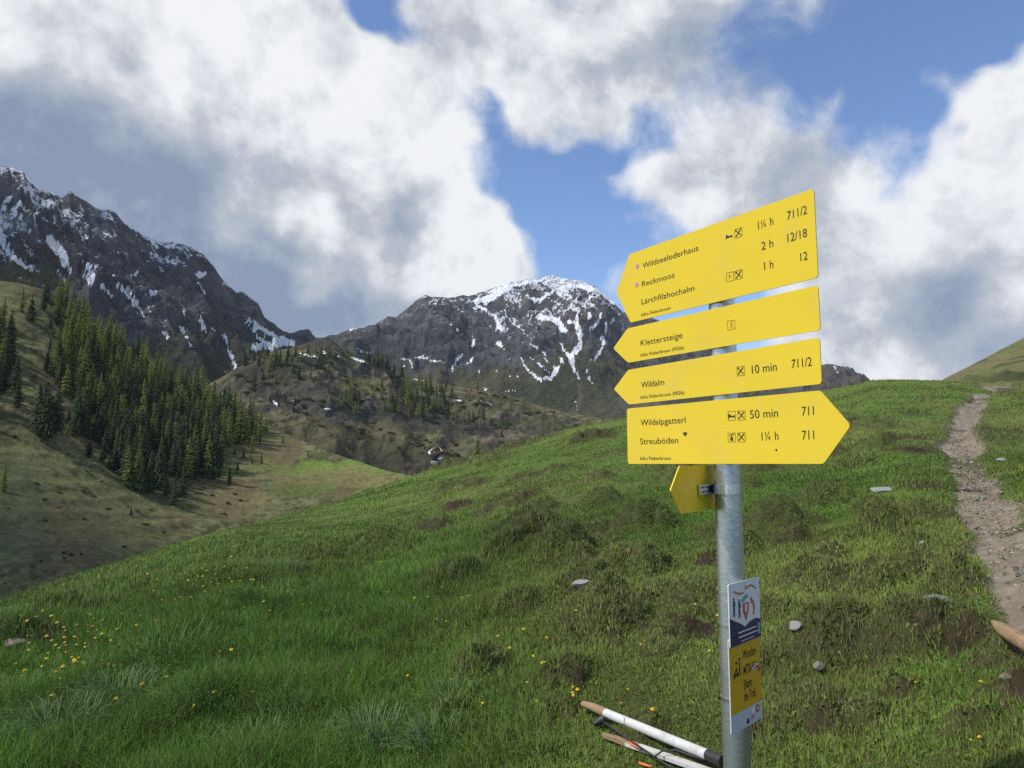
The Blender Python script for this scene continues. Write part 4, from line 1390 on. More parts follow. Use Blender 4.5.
def z_(lst, o, s):
    return [(o[0] + a / s, o[1] + b / s) for a, b in lst]


FL = z_([(710, 180), (675, 170), (650, 205), (615, 218), (578, 240), (600, 255), (630, 265), (585, 265), (630, 290), (520, 300), (468, 290), (465, 310), (505, 330), (330, 410), (165, 405), (190, 407), (205, 432), (220, 455),
         (160, 456), (183, 452), (188, 467), (75, 520), (125, 512), (62, 545), (200, 483), (140, 608), (405, 570), (468, 555), (625, 480), (665, 475), (400, 365), (350, 365), (245, 445), (295, 425), (85, 440), (340, 445), (215, 505), (245, 412)], (0, 500), 2.867)
FL += z_([(310, 145), (328, 258), (100, 285), (208, 355), (485, 340), (515, 345), (505, 232), (560, 262), (585, 257), (575, 270), (545, 315), (460, 268), (415, 272), (672, 380), (820, 505), (770, 528), (795, 585), (910, 537), (905, 575), (715, 415), (925, 540), (850, 540), (780, 440), (822, 380)], (280, 520), 3.097)
FL += z_([(58, 227), (82, 232), (55, 285), (257, 287), (397, 360), (280, 210), (918, 270), (640, 50), (355, 25)], (560, 640), 4.267)
FL += z_([(380, 540), (395, 585), (445, 665), (400, 682), (435, 760), (445, 498), (545, 240), (495, 240), (210, 478)], (860, 560), 3.69)
FL += z_([(470, 357), (712, 430), (725, 482), (760, 570), (822, 565), (120, 650), (160, 685), (275, 648), (590, 660), (405, 270), (10, 525), (30, 520), (70, 95), (80, 90), (90, 92), (95, 88)], (460, 440), 3.2)
frn = random.Random(17)
for k in range(60):
    FL.append((frn.gauss(225, 38), frn.gauss(590, 22)))
for k in range(55):
    FL.append((frn.gauss(90, 40), frn.gauss(655, 22)))
for k in range(18):
    FL.append((frn.uniform(120, 560), frn.uniform(520, 740)))
for k in range(10):
    FL.append((frn.uniform(560, 1015), frn.uniform(470, 760)))
proto = dandelion()
first = True
for (px, py) in FL:
    i = np.nonzero((np.abs(base_px - px) < 1.2) & (np.abs(base_py - py) < 1.5) & front)
    if not len(i[0]):
        continue
    p = ground_at(px, py + 2)
    if float(gsample(pathv, p[:1], p[1:2])[0]) > .15:
        continue
    o = proto if first else copy_tree(proto)
    first = False
    tall = 1.0 + 1.2 * float(gsample(lush, p[:1], p[1:2])[0])
    if px > 735 and frn.random() < .4:
        continue
    sc = (frn.uniform(.38, .62) if px > 430 else frn.uniform(.5, .85)) * (1 + .012 * math.hypot(p[0], p[1]))
    o.location = p + np.array((0, 0, (.075 * (tall - 1) - .015)))
    o.scale = (sc, sc, sc)
    o.rotation_euler = (frn.uniform(-.35, .35) - .1, frn.uniform(-.35, .35), frn.uniform(0, 6.28))
    if px < 150:
        lab, gr = 'small yellow dandelion in the drift low on the left meadow', 'dandelions of the lower left drift'
    elif px < 305:
        lab, gr = 'small yellow dandelion scattered over the upper left meadow brow', 'dandelions of the left brow'
    elif px < 560:
        lab, gr = 'small yellow dandelion dotted over the middle of the meadow', 'dandelions of the middle meadow'
    elif px < 735:
        lab, gr = 'small yellow dandelion in the grass between white post and signpost', 'dandelions by the white post'
    else:
        lab, gr = 'small yellow dandelion in the grazed turf right of the signpost', 'dandelions right of the signpost'
    tag(o, lab, 'flower', gr)

# ================================================================== THE SIGNPOST
galv = simple('galvanised_steel', (0.52, 0.54, 0.55),   .36, .85, var=.12, scale=70, bump=.08, dirt=(0.40, 0.42, 0.43), dirt_scale=14, dirt_amt=.6)
steel = simple('bright_steel', (0.62, 0.63, 0.64), .28, .95, var=.1, scale=60)
yellow = simple('yellow_sign_enamel', (0.73, 0.525, 0.012), .26, var=.05, scale=7, spec=.45, coat=.12, dirt=(0.62, 0.45, 0.09), dirt_scale=6, dirt_amt=.5)
yellow_b = simple('yellow_sign_back', (0.84, 0.60, 0.014), .42, var=.06, scale=9, dirt=(0.50, 0.33, 0.03), dirt_scale=12, dirt_amt=.5)
black = simple('black_print', (0.022, 0.020, 0.016), .5, var=.2, scale=40)
grey_print = simple('thin_grey_print', (0.44, 0.29, 0.012), .5, var=.15, scale=40)
lilac = simple('lilac_dot', (0.50, 0.22, 0.36), .5, var=.1, scale=60)
white_p = simple('white_print', (0.72, 0.72, 0.70), .45, var=.06, scale=25, dirt=(0.5, .5, .48), dirt_scale=30, dirt_amt=.4)
grey_p = simple('pale_grey_print', (0.52, 0.53, 0.55), .45, var=.06, scale=25)
navy = simple('navy_print', (0.018, 0.018, 0.075), .4, var=.12, scale=25)
red_p = simple('red_print', (0.52, 0.10, 0.06), .5, var=.15, scale=50)
teal_p = simple('faded_teal_print', (0.22, 0.33, 0.33), .5, var=.2, scale=60)
yel2 = simple('warm_yellow_print', (0.66, 0.36, 0.012), .45, var=.06, scale=15, dirt=(0.5, .33, .06), dirt_scale=20, dirt_amt=.4)
dark_edge = simple('dark_edge', (0.03, 0.03, 0.035), .5)

PR = 0.0295
dpole = ray(732.4, 620)
tpole = 1.63 / dpole[1]
PX_, PY_ = (EYE + dpole * tpole)[:2]
POLE = np.array((PX_, PY_, 0))


def hit(px, py, O, n):
    d = ray(px, py)
    return EYE + d * (((O - EYE) @ n) / (d @ n))


def make_plane(yaw, off):
    n = np.array((math.sin(yaw), math.cos(yaw), 0))
    t = np.array((-n[1], n[0], 0))
    if t[0] < 0:
        t = -t
    return POLE + n * off, t, n


def fit(pairs, yaw0, off, span=16):
    """turn a plate about the pole until the edges that are level in the place are level on it"""
    best = None
    for k in range(-span * 10, span * 10 + 1):
        yaw = yaw0 + R(k / 10)
        O, t, n = make_plane(yaw, off)
        e = sum(abs(hit(*a, O, n)[2] - hit(*b, O, n)[2]) for a, b in pairs)
        if best is None or e < best[0]:
            best = (e, yaw)
    return best[1]


ZUP = np.array((0, 0, 1.0))


class Plate:
    def __init__(s, yaw, off):
        s.O, s.t, s.n = make_plane(yaw, off)

    def c(s, px, py):
        p = hit(px, py, s.O, s.n) - s.O
        return p @ s.t, p[2]

    def shape(s, name, pts2, mat, d0, d1, parent):
        a = sum(pts2[i - 1][0] * pts2[i][1] - pts2[i][0] * pts2[i - 1][1] for i in range(len(pts2)))
        # orientation as seen from +n
        ccw = np.cross(s.t, ZUP) @ s.n > 0
        if (a > 0) != ccw:
            pts2 = pts2[::-1]
        m = MB()
        m.prism(pts2, s.O, s.t, ZUP, s.n, d0, d1)
        return m.build(name, mat, parent)

    def bars(s, name, polys, mat, d0, d1, parent):
        m = MB()
        ccw = np.cross(s.t, ZUP) @ s.n > 0
        for pts2 in polys:
            a = sum(pts2[i - 1][0] * pts2[i][1] - pts2[i][0] * pts2[i - 1][1] for i in range(len(pts2)))
            if (a > 0) != ccw:
                pts2 = pts2[::-1]
            m.prism(pts2, s.O, s.t, ZUP, s.n, d0, d1)
        return m.build(name, mat, parent)

    def text(s, body, l, r, cap, mat, d, parent, name='lettering', shear=0.0, bold=0.0):
        """lettering whose baseline starts at plate point l and that ends at r; cap height in metres"""
        cu = bpy.data.curves.new('lettering', 'FONT')
        cu.body = body
        cu.size = 1.0
        cu.resolution_u = 3
        cu.offset = bold - 0.006
        ob = bpy.data.objects.new('lettering_tmp', cu)
        COL.objects.link(ob)
        dg = bpy.context.evaluated_depsgraph_get()
        me = bpy.data.meshes.new_from_object(ob.evaluated_get(dg))
        bpy.data.objects.remove(ob)
        bpy.data.curves.remove(cu)
        V = np.array([tuple(v.co) for v in me.vertices])
        x0, x1 = V[:, 0].min(), V[:, 0].max()
        sx = (r[0] - l[0]) / (x1 - x0)
        sy = cap / 0.73
        z0 = (l[1] + r[1]) / 2
        A = l[0] + (V[:, 0] - x0) * sx + shear * V[:, 1] * sy
        B = z0 + V[:, 1] * sy
        W_ = s.O + np.outer(A, s.t) + np.outer(B, ZUP) + s.n * d
        for v, w_ in zip(me.vertices, W_):
            v.co = w_
        if np.cross(s.t, ZUP) @ s.n < 0:
            me.flip_normals()
        me.materials.clear()
        me.materials.append(mat)
        me.name = name
        o = bpy.data.objects.new(name, me)
        COL.objects.link(o)
        o.parent = parent
        return o


def rect(cx, cz, w, h):
    return [(cx - w / 2, cz - h / 2), (cx + w / 2, cz - h / 2), (cx + w / 2, cz + h / 2), (cx - w / 2, cz + h / 2)]


def line(a, b, w):
    a, b = np.array(a, float), np.array(b, float)
    d = b - a
    n = np.array((-d[1], d[0])) / (np.linalg.norm(d) + 1e-9) * w / 2
    return [tuple(a + n), tuple(a - n), tuple(b - n), tuple(b + n)]


def disc(cx, cz, r, n=16, ry=None):
    return [(cx + r * math.cos(2 * math.pi * k / n), cz + (ry or r) * math.sin(2 * math.pi * k / n)) for k in range(n)]


post = empty('signpost', (PX_, PY_, gz(PX_, PY_)))
tag(post, 'galvanised steel signpost with four yellow hiking arrows and two stickers', 'signpost')
ROOT_INV = post.location.copy()
m = MB()
GZP = gz(PX_, PY_)


def keep_world(o):
    """children are modelled in place; hang them under the post without moving them"""
    o.parent = post
    o.matrix_parent_inverse.identity()
    o.location = -ROOT_INV
    return o


S1 = dict(TL=(629.3, 254.3), TR=(815, 187.9), BR=(816.7, 278.0), BL=(630.3, 322.5), tip=(616.3, 293.4))
S2 = dict(TL=(628.2, 328.2), TR=(818.8, 285.0), BR=(819.3, 329.7), BL=(627.3, 363.2), tip=(613.2, 348.7))
S3 = dict(TL=(628.5, 369.8), TR=(820.0, 337.4), BR=(821.0, 383.5), BL=(628.4, 404.8), tip=(613.8, 387.7))
S4 = dict(TL=(627.7, 408.6), TR=(821.0, 390.3), BR=(822.5, 464.2), BL=(627.0, 463.6), tip=(850.6, 424.6))
YAW0 = math.atan2(-.843, -.537)
PLATES = []
TOPZ = 0
for i, Sg in enumerate((S1, S2, S3, S4)):
    off = PR + .0065
    yaw = fit([(Sg['TL'], Sg['TR']), (Sg['BL'], Sg['BR'])], YAW0, off)
    P = Plate(yaw, off)
    tl, tr, br, bl, tip = (P.c(*Sg[k]) for k in ('TL', 'TR', 'BR', 'BL', 'tip'))
    zt, zb = (tl[1] + tr[1]) / 2, (bl[1] + br[1]) / 2
    xl, xr = (tl[0] + bl[0]) / 2, (tr[0] + br[0]) / 2
    zm = (zt + zb) / 2
    print('panel', i, 'yaw', round(math.degrees(yaw), 1), 'len', round(xr - xl, 3), 'h', round(zt - zb, 3), 'tip', [round(q, 3) for q in tip], 'tilt', [round(q, 4) for q in (tl[1], tr[1], bl[1], br[1])])
    if i < 3:
        pts, rad = [(xl, zb), (xr, zb), (xr, zt), (xl, zt), (tip[0], zm)], [.006, .008, .008, .006, .007]
    else:
        pts, rad = [(xl, zb), (xr, zb), (tip[0], zm), (xr, zt), (xl, zt)], [.008, .006, .008, .006, .008]
    o = P.shape('sign_panel', round_poly(pts, rad), yellow, -.0025, 0, None)
    keep_world(o)
    P.o, P.zt, P.zb, P.xl, P.xr = o, zt, zb, xl, xr
    PLATES.append(P)
    TOPZ = max(TOPZ, zt - .012)
    # folded stiffening lip behind the panel and the clamp that holds it to the pole
    lip = MB()
    for zz in (zt - .004, zb + .004):
        a, b = P.O + P.t * (xl + .01) + ZUP * zz, P.O + P.t * (xr - .01) + ZUP * zz
        lip.box((a + b) / 2 - P.n * .0045, P.t, np.linalg.norm(b - a) / 2, P.n, .0018, ZUP, .0015)
    l_ = lip.build('stiffening_lip', yellow_b, o)
    cl = MB()
    for zz in ((zm,) if zt - zb < .12 else (zm - .045, zm + .045)):
        ring = [POLE + ZUP * zz + PR * 1.06 * (math.cos(a) * P.n + math.sin(a) * P.t) for a in np.linspace(R(25), R(335), 19)]
        for k in range(18):
            A_, B_ = ring[k], ring[k + 1]
            mid_ = (A_ + B_) / 2
            nn2 = mid_ - POLE - ZUP * zz
            nn2 /= np.linalg.norm(nn2)
            d_ = B_ - A_
            L_ = np.linalg.norm(d_)
            cl.box(mid_, d_ / L_, L_ * .52, nn2, .0012, ZUP, .010)
    cm = cl.build('clamp_band', steel, None)
    keep_world(cm)


def on(i, zoom, a, b):
    ox, oy = ((600, 180), (600, 330))[zoom]
    s = 3.793
    return PLATES[i].c(ox + a / s, oy + b / s)


def write(i, zoom, body, l, r, cap, mat=None, bold=0.0):
    P = PLATES[i]
    a, b = on(i, zoom, *l), on(i, zoom, *r)
    capm = cap / 3.793 / FPX * 1.62
    P.text(body, a, b, capm, mat or black, .0008, P.o, bold=bold)


def frame(x, z, h, w=.0011):
    q = h / 2
    return [line((x - q, z - q), (x + q, z - q), w), line((x - q, z + q), (x + q, z + q), w), line((x - q, z - q), (x - q, z + q), w), line((x + q, z - q), (x + q, z + q), w)]


def picto(i, zoom, kind, a, b, size=34, framed=True):
    """the little service pictograms: crossed fork and knife, bed, lift, climber, parking"""
    P = PLATES[i]
    x, z = on(i, zoom, (a[0] + b[0]) / 2, (a[1] + b[1]) / 2)
    h = size / 3.793 / FPX * 1.62 * 1.0
    if framed:
        P.bars('pictogram_frame', frame(x, z, h * .98), grey_print, .0002, .0008, P.o)
    q = h * .36
    b_ = []
    if kind == 'meal':
        b_ = [line((x - q, z - q), (x + q, z + q), .0019), line((x - q, z + q), (x + q, z - q), .0019),
              line((x - q * 1.05, z + q * .72), (x - q * .72, z + q * 1.05), .0028)]
    elif kind == 'bed':
        b_ = [rect(x, z - q * .25, q * 2.3, .0030), line((x - q * 1.1, z - q * .8), (x - q * 1.1, z + q * .55), .0016), line((x + q * 1.1, z - q * .8), (x + q * 1.1, z), .0016), disc(x - q * .6, z + q * .12, q * .28, 8)]
    elif kind == 'lift':
        b_ = [rect(x, z - q * .62, q * .95, q * .75), line((x - q * .1, z - q * .2), (x + q * .1, z + q * .85), .0012), line((x - q, z + q * .6), (x + q, z + q * .98), .0010), rect(x, z + q * .02, q * .9, .0014)]
    elif kind == 'climb':
        b_ = [line((x + q * .5, z - q), (x + q * .3, z + q), .0010), line((x - q * .3, z - q * .8), (x + q * .1, z + q * .2), .0013), disc(x - q * .05, z + q * .6, q * .22, 8)]
    mt = grey_print if kind == 'climb' else black
    if kind == 'park':
        P.text('P', (x - h * .16, z - h * .28), (x + h * .16, z - h * .28), h * .55, grey_print, .0008, P.o, name='pictogram')
    else:
        P.bars('pictogram', b_, mt, .0002, .0009, P.o)


# upper arrow
write(0, 0, 'Wildseeloderhaus', (162, 335), (373, 268), 26)
write(0, 0, 'Reckmoos', (160, 402), (283, 372), 25)
write(0, 0, 'L\u00e4rchfilzhochalm', (158, 472), (358, 420), 25)
write(0, 0, 'Infra Fieberbrunn', (158, 518), (268, 490), 15)
for a in ((142, 328), (140, 397)):
    x, z = on(0, 0, *a)
    PLATES[0].bars('trail_dot', [disc(x, z, .0063)], lilac, .0002, .0008, PLATES[0].o)
picto(0, 0, 'bed', (474, 196), (506, 228), framed=False)
picto(0, 0, 'meal', (509, 184), (541, 216))
picto(0, 0, 'park', (477, 350), (509, 383))
picto(0, 0, 'meal', (511, 343), (541, 374))
write(0, 0, '1\u00bc h', (600, 186), (658, 171), 32)
write(0, 0, '711/2', (711, 150), (786, 129), 32)
write(0, 0, '2 h', (613, 266), (658, 254), 32)
write(0, 0, '12/18', (712, 235), (786, 216), 32)
write(0, 0, '1 h', (624, 342), (658, 333), 32)
write(0, 0, '12', (761, 308), (788, 301), 30)
# second
write(1, 0, 'Klettersteige', (155, 628), (313, 600), 26)
write(1, 0, 'Infra Fieberbrunn (F026)', (155, 670), (318, 642), 15)
picto(1, 0, 'climb', (482, 533), (513, 566))
# third
write(2, 1, 'Wildalm', (157, 219), (244, 208), 27)
write(2, 1, 'Infra Fieberbrunn (F026)', (155, 263), (320, 241), 15)
picto(2, 1, 'meal', (518, 138), (549, 172))
write(2, 1, '10 min', (577, 165), (671, 154), 32)
write(2, 1, '711/2', (728, 146), (804, 135), 32)
# fourth, pointing the other way
write(3, 1, 'Wildalpgatterl', (155, 361), (325, 354), 27)
write(3, 1, 'Streub\u00f6den', (153, 433), (297, 430), 27)
write(3, 1, 'Infra Fieberbrunn', (153, 493), (268, 492), 15)
picto(3, 1, 'bed', (485, 310), (514, 339))
picto(3, 1, 'meal', (522, 308), (551, 339))
write(3, 1, '50 min', (570, 335), (676, 330), 32)
write(3, 1, '711', (767, 325), (812, 322), 32)
picto(3, 1, 'lift', (485, 391), (514, 423))
picto(3, 1, 'meal', (522, 390), (551, 422))
write(3, 1, '1\u00bc h', (614, 419), (677, 416), 32)
write(3, 1, '711', (768, 416), (813, 414), 32)
x, z = on(3, 1, 323, 394)
hp = [(x + .0062 * (16 * math.sin(a) ** 3) / 16, z + .0062 * (13 * math.cos(a) - 5 * math.cos(2 * a) - 2 * math.cos(3 * a) - math.cos(4 * a)) / 16) for a in np.linspace(0, 2 * math.pi, 22)[:-1]]
PLATES[3].bars('heart_sticker', [hp], dark_edge, .0002, .0008, PLATES[3].o)
x, z = on(3, 1, 669, 455)
PLATES[3].bars('rust_spot', [disc(x, z, .0024, 9)], simple('rust', (0.10, 0.05, 0.015), .8), .0002, .0008, PLATES[3].o)
x, z = on(3, 1, 607, 255)
x2, z2 = on(3, 1, 610, 300)
PLATES[3].bars('scratch', [line((x, z), (x2, z2), .0007)], white_p, .0002, .0006, PLATES[3].o)

# ---- pole
m = MB()
m.tube([(PX_, PY_, GZP - .25), (PX_, PY_, TOPZ - .02)], PR, 40)
pole = keep_world(m.build('pole', galv, None, smooth=True, auto=40))
m = MB()
m.tube([(PX_, PY_, TOPZ - .019), (PX_, PY_, TOPZ - .008), (PX_, PY_, TOPZ)], [PR + .0018, PR + .0018, PR * .7], 32)
keep_world(m.build('pole_cap', dark_edge, None, smooth=True, auto=30))

# ---- the small arrow turned away, seen from behind, on its bracket
BS = dict(TL=(678, 464.5), TR=(716, 469.5), BL=(680.5, 514), BR=(716, 508.5))
yawb = math.atan2(.804, -.594)
offb = -(PR + .012)
yb = fit([(BS['BL'], BS['BR'])], yawb, offb, 20)
PB = Plate(yb, offb)
bl_, tip_ = PB.c(681, 514), PB.c(670.5, 489.5)
h_ = 0.100
print('back sign yaw', math.degrees(yb), 'bl', bl_, 'tip', tip_)
zb_ = bl_[1]
x0_, xt_ = bl_[0], tip_[0]
sg = 1 if x0_ > xt_ else -1
pts = [(x0_, zb_), (x0_ + sg * .30, zb_), (x0_ + sg * .30, zb_ + h_), (x0_, zb_ + h_), (xt_, zb_ + h_ / 2)]
ob = keep_world(PB.shape('sign_panel', round_poly(pts, .006), yellow_b, -.0025, 0, None))
tag(ob, 'small yellow arrow seen from behind under the others')
m = MB()
zc_ = zb_ + h_ * .47
m_c = PB.O + ZUP * zc_
# strap round the pole, arm on the back of the panel, two bolts
for k in range(24):
    a0, a1 = 2 * math.pi * k / 24, 2 * math.pi * (k + 1) / 24
    p0 = POLE + ZUP * zc_ + (PR + .0022) * np.array((math.cos(a0), math.sin(a0), 0))
    p1 = POLE + ZUP * zc_ + (PR + .0022) * np.array((math.cos(a1), math.sin(a1), 0))
    mid_ = (p0 + p1) / 2
    nr = mid_ - POLE - ZUP * zc_
    nr /= np.linalg.norm(nr)
    d_ = (p1 - p0)
    L_ = np.linalg.norm(d_)
    m.box(mid_, d_ / L_, L_ * .505, nr, .0016, ZUP, .0105)
armx = PB.c(697.5, 490)[0]
a_, b_ = m_c + PB.t * armx + PB.n * .004, m_c + PB.n * .006 - PB.t * sg * .0
m.box((a_ + b_) / 2, PB.t, abs(armx) / 2, PB.n, .0028, ZUP, .0115)
m.box((a_ + b_) / 2 + PB.n * .004 + ZUP * .0095, PB.t, abs(armx) / 2 - .002, PB.n, .003, ZUP, .002)
m.box((a_ + b_) / 2 + PB.n * .004 - ZUP * .0095, PB.t, abs(armx) / 2 - .002, PB.n, .003, ZUP, .002)
br = keep_world(m.build('bracket', steel, None))
mb = MB()
fr = EYE + ray(731, 490.8) * 1.6 - POLE
fr[2] = 0
fr /= np.linalg.norm(fr)
vdir = (EYE - POLE) * np.array((1, 1, 0))
vdir /= np.linalg.norm(vdir)
bd = vdir * math.cos(.10) + np.array((-vdir[1], vdir[0], 0)) * (.10)
c_ = POLE + bd * (PR + .0035) + ZUP * zc_
for c0, nb in ((c_, bd), (m_c + PB.t * armx * .86 + PB.n * .0068, PB.n)):
    mb = MB()
    mb.tube([c0 - nb * .002, c0 + nb * .005], .0056, 6)
    mb.tube([c0 + nb * .005, c0 + nb * .010], [.0036, .0032], 8)
    mb.build('bolt', steel, br)

# ---- the two plates lower down
K1 = dict(TL=(728.3, 585), TR=(757.7, 576.7), BR=(762.2, 635.5), BL=(730.4, 648.6))
K2 = dict(TL=(727.4, 640.7), TR=(759.6, 628), BR=(761.8, 715), BL=(733.4, 738))
yk = math.atan2(.76, -.65)
y1 = fit([(K1['TL'], K1['TR']), (K1['BL'], K1['BR'])], yk, PR + .006, 25)
y2 = fit([(K2['BL'], K2['BR'])], yk, PR + .003, 25)
y2 = y1 if abs(y2 - y1) > R(12) else y2
print('plates yaw', math.degrees(y1), math.degrees(y2))
A = Plate(y1, PR + .0065)
pts = [A.c(*K1[k]) for k in ('BL', 'BR', 'TR', 'TL')]
xl, xr = (pts[0][0] + pts[3][0]) / 2, (pts[1][0] + pts[2][0]) / 2
zb, zt = (pts[0][1] + pts[1][1]) / 2, (pts[2][1] + pts[3][1]) / 2
print('plate A', xl, xr, zb, zt)
pa = keep_world(A.shape('info_plate', round_poly([(xl, zb), (xr, zb), (xr, zt), (xl, zt)], .004), white_p, -.002, 0, None))
tag(pa, 'white plate with navy lower half, red crest and little walkers')
W_A, H_A = xr - xl, zt - zb


def ua(a, b):
    """photograph detail (zoomed by 9.6) on the upper plate, in the plate's own width and height"""
    # bilinear inverse is close to affine here
    px, py = 720 + a / 9.6, 572 + b / 9.6
    x, z = A.c(px, py)
    return min(max(x, xl + .0008), xr - .0008), min(max(z, zb + .0008), zt - .0008)


A.bars('navy_band', [[ua(82, 452), ua(130, 470), ua(182, 497), ua(200, 508), (xl + W_A * .45, ua(200, 508)[1]), (xl + .0006, zb + .0006), (xl + .0006, ua(82, 452)[1])][:0] or
                     [(xl + .0006, zb + .0006), (xr - .0006, zb + .0006), (xr - .0006, ua(385, 445)[1]), ua(335, 440), ua(290, 468), ua(262, 500), ua(236, 524), ua(212, 505), ua(182, 490), ua(130, 468), (xl + .0006, ua(84, 450)[1])]], navy, .0002, .0007, pa)
for (l, r, cap) in (((172, 585), (348, 520), 2.4), ((174, 632), (352, 560), 2.4), ((200, 664), (332, 612), 1.5)):
    a, b = ua(*l), ua(*r)
    n_ = 9
    ws = []
    zz = (a[1] + b[1]) / 2
    x = a[0]
    kk = 0
    while x < b[0] - .002:
        wdt = (.0055, .0085, .004, .0070)[kk % 4]
        ws.append(rect(x + wdt / 2, zz, wdt, .0011 * cap))
        x += wdt + .0012
        kk += 1
    A.bars('lettering', ws, white_p, .0009, .0013, pa)
for bx, by0, by1 in ((130, 250, 432), (181, 262, 445)):
    t_, b_ = ua(bx, by0), ua(bx, by1)
    hgt = t_[1] - b_[1]
    A.bars('walker_print', [disc(t_[0], t_[1] - hgt * .07, hgt * .07, 10), [(t_[0] - hgt * .09, t_[1] - hgt * .15), (t_[0] + hgt * .09, t_[1] - hgt * .15), (t_[0] + hgt * .08, t_[1] - hgt * .55), (t_[0] - hgt * .08, t_[1] - hgt * .55)],
                            line((t_[0] - hgt * .04, t_[1] - hgt * .54), (t_[0] - hgt * .09, b_[1]), hgt * .075), line((t_[0] + hgt * .04, t_[1] - hgt * .54), (t_[0] + hgt * .10, b_[1]), hgt * .075),
                            line((t_[0] + hgt * .09, t_[1] - hgt * .2), (t_[0] + hgt * .16, t_[1] - hgt * .45), hgt * .05)], navy, .0002, .0007, pa)
s0, s1 = ua(244, 292), ua(244, 470)
hw = abs(ua(272, 380)[0] - ua(215, 380)[0]) / 2
A.bars('crest', [[(s0[0] - hw, s0[1]), (s0[0] + hw, s0[1]), (s0[0] + hw, s1[1] * .45 + s0[1] * .55), (s0[0], s1[1]), (s0[0] - hw, s1[1] * .45 + s0[1] * .55)]], red_p, .0002, .0007, pa)
A.bars('crest', [[(s0[0] - hw * .35, s0[1] - .003), (s0[0] + hw * .35, s0[1] - .003), (s0[0] + hw * .3, s1[1] * .5 + s0[1] * .5), (s0[0] - hw * .3, s1[1] * .5 + s0[1] * .5)]], white_p, .0009, .0012, pa)
A.bars('paint_print', [line(ua(205, 285), ua(265, 225), .008), line(ua(215, 262), ua(250, 215), .003)], teal_p, .0002, .0007, pa)
A.bars('jumper_print', [line(ua(292, 245), ua(316, 290), .006), line(ua(316, 285), ua(328, 340), .008), line(ua(328, 335), ua(318, 405), .006), line(ua(306, 262), ua(296, 300), .003)], red_p, .0002, .0007, pa)
A.bars('title_print', [line(ua(130, 188), ua(160, 205), .004), line(ua(160, 205), ua(205, 208), .004), line(ua(205, 208), ua(232, 190), .003), line(ua(238, 120), ua(246, 170), .003), line(ua(252, 152), ua(290, 126), .004), line(ua(290, 126), ua(320, 135), .004), line(ua(320, 135), ua(344, 158), .0035)], red_p, .0002, .0007, pa)
q0 = ua(376, 532)
A.bars('badge_print', [rect(min(q0[0], xr - .012), q0[1], .012, .024)], teal_p, .0009, .0012, pa)

B = Plate(y1, PR + .0030)
pts = [B.c(*K2[k]) for k in ('BL', 'BR', 'TR', 'TL')]
xl2, xr2 = pts[3][0] * .6 + pts[0][0] * .4, (pts[1][0] + pts[2][0]) / 2
zb2, zt2 = (pts[0][1] + pts[1][1]) / 2, B.c(744, 634)[1]
print('plate B', xl2, xr2, zb2, zt2, 'corners', pts)
pb = keep_world(B.shape('info_plate', round_poly([(xl2, zb2), (xr2, zb2), (xr2, zt2), (xl2, zt2)], .004), grey_p, -.0025, 0, None))
tag(pb, 'yellow plate with grey foot reading Share the Trail')


def ub(a, b):
    x, z = B.c(720 + a / 6.98, 635 + b / 6.98)
    return x, z


zy = (ub(100, 572)[1] + ub(285, 442)[1]) / 2
B.bars('yellow_field', [[(xl2 + .0005, zy), (xr2 - .0005, zy), (xr2 - .0005, zt2 - .0005), (xl2 + .0005, zt2 - .0005)]], yel2, .0001, .0005, pb)
for body, l, r in (('Wander-', (157, 180), (254, 122)), ('MTB-Weg', (163, 286), (274, 222)), ('Share', (165, 388), (222, 345)), ('the Trail', (168, 474), (246, 416))):
    a, b = ub(*l), ub(*r)
    B.text(body, a, (b[0], b[1]), .021, black, .0009, pb, bold=.012)
a, b = ub(212, 250), ub(272, 196)
sx_, sz_ = (a[0] + b[0]) / 2, (a[1] + b[1]) / 2
B.bars('scuff', [line((sx_ - .018, sz_ - .002), (sx_ + .004, sz_ + .004), .0035), line((sx_ - .004, sz_ + .007), (sx_ + .020, sz_ + .003), .0030), line((sx_ - .010, sz_ - .006), (sx_ + .012, sz_ - .004), .0014)], white_p, .0010, .0013, pb)
a, b = ub(82, 135), ub(150, 330)
zq0, zq1 = b[1] + .006, a[1] - .006
B.bars('pictogram_frame', [line((a[0], zq0), (b[0], zq0), .0012), line((a[0], zq1), (b[0], zq1), .0012), line((a[0], zq0), (a[0], zq1), .0012), line((b[0], zq0), (b[0], zq1), .0012)], grey_print, .0006, .0010, pb)
cx, cz, w_ = (a[0] + b[0]) / 2, (zq0 + zq1) / 2, abs(b[0] - a[0])
B.bars('pictogram', [disc(cx - w_ * .28, cz - w_ * .32, w_ * .13, 12), disc(cx + w_ * .05, cz - w_ * .32, w_ * .13, 12), line((cx - w_ * .28, cz - w_ * .32), (cx - w_ * .05, cz + .002), w_ * .08), line((cx + w_ * .05, cz - w_ * .32), (cx - w_ * .05, cz + .002), w_ * .08),
                     disc(cx - w_ * .06, cz + w_ * .28, w_ * .09, 10), line((cx + w_ * .32, cz - w_ * .4), (cx + w_ * .28, cz + w_ * .25), w_ * .12), disc(cx + w_ * .29, cz + w_ * .4, w_ * .09, 10)], black, .0006, .0010, pb)
for (c_, mt, sz) in (((262, 510), red_p, .0085), ((230, 527), white_p, .007), ((228, 568), lilac, .006), ((196, 601), navy, .0055)):
    x, z = ub(*c_)
    B.bars('logo_print', [disc(x, z, sz * 1.25, 12, sz)], mt, .0002, .0006, pb)
x, z = ub(262, 510)
B.bars('logo_print', [rect(x, z, .010, .004)], white_p, .0008, .0011, pb)
m = MB()
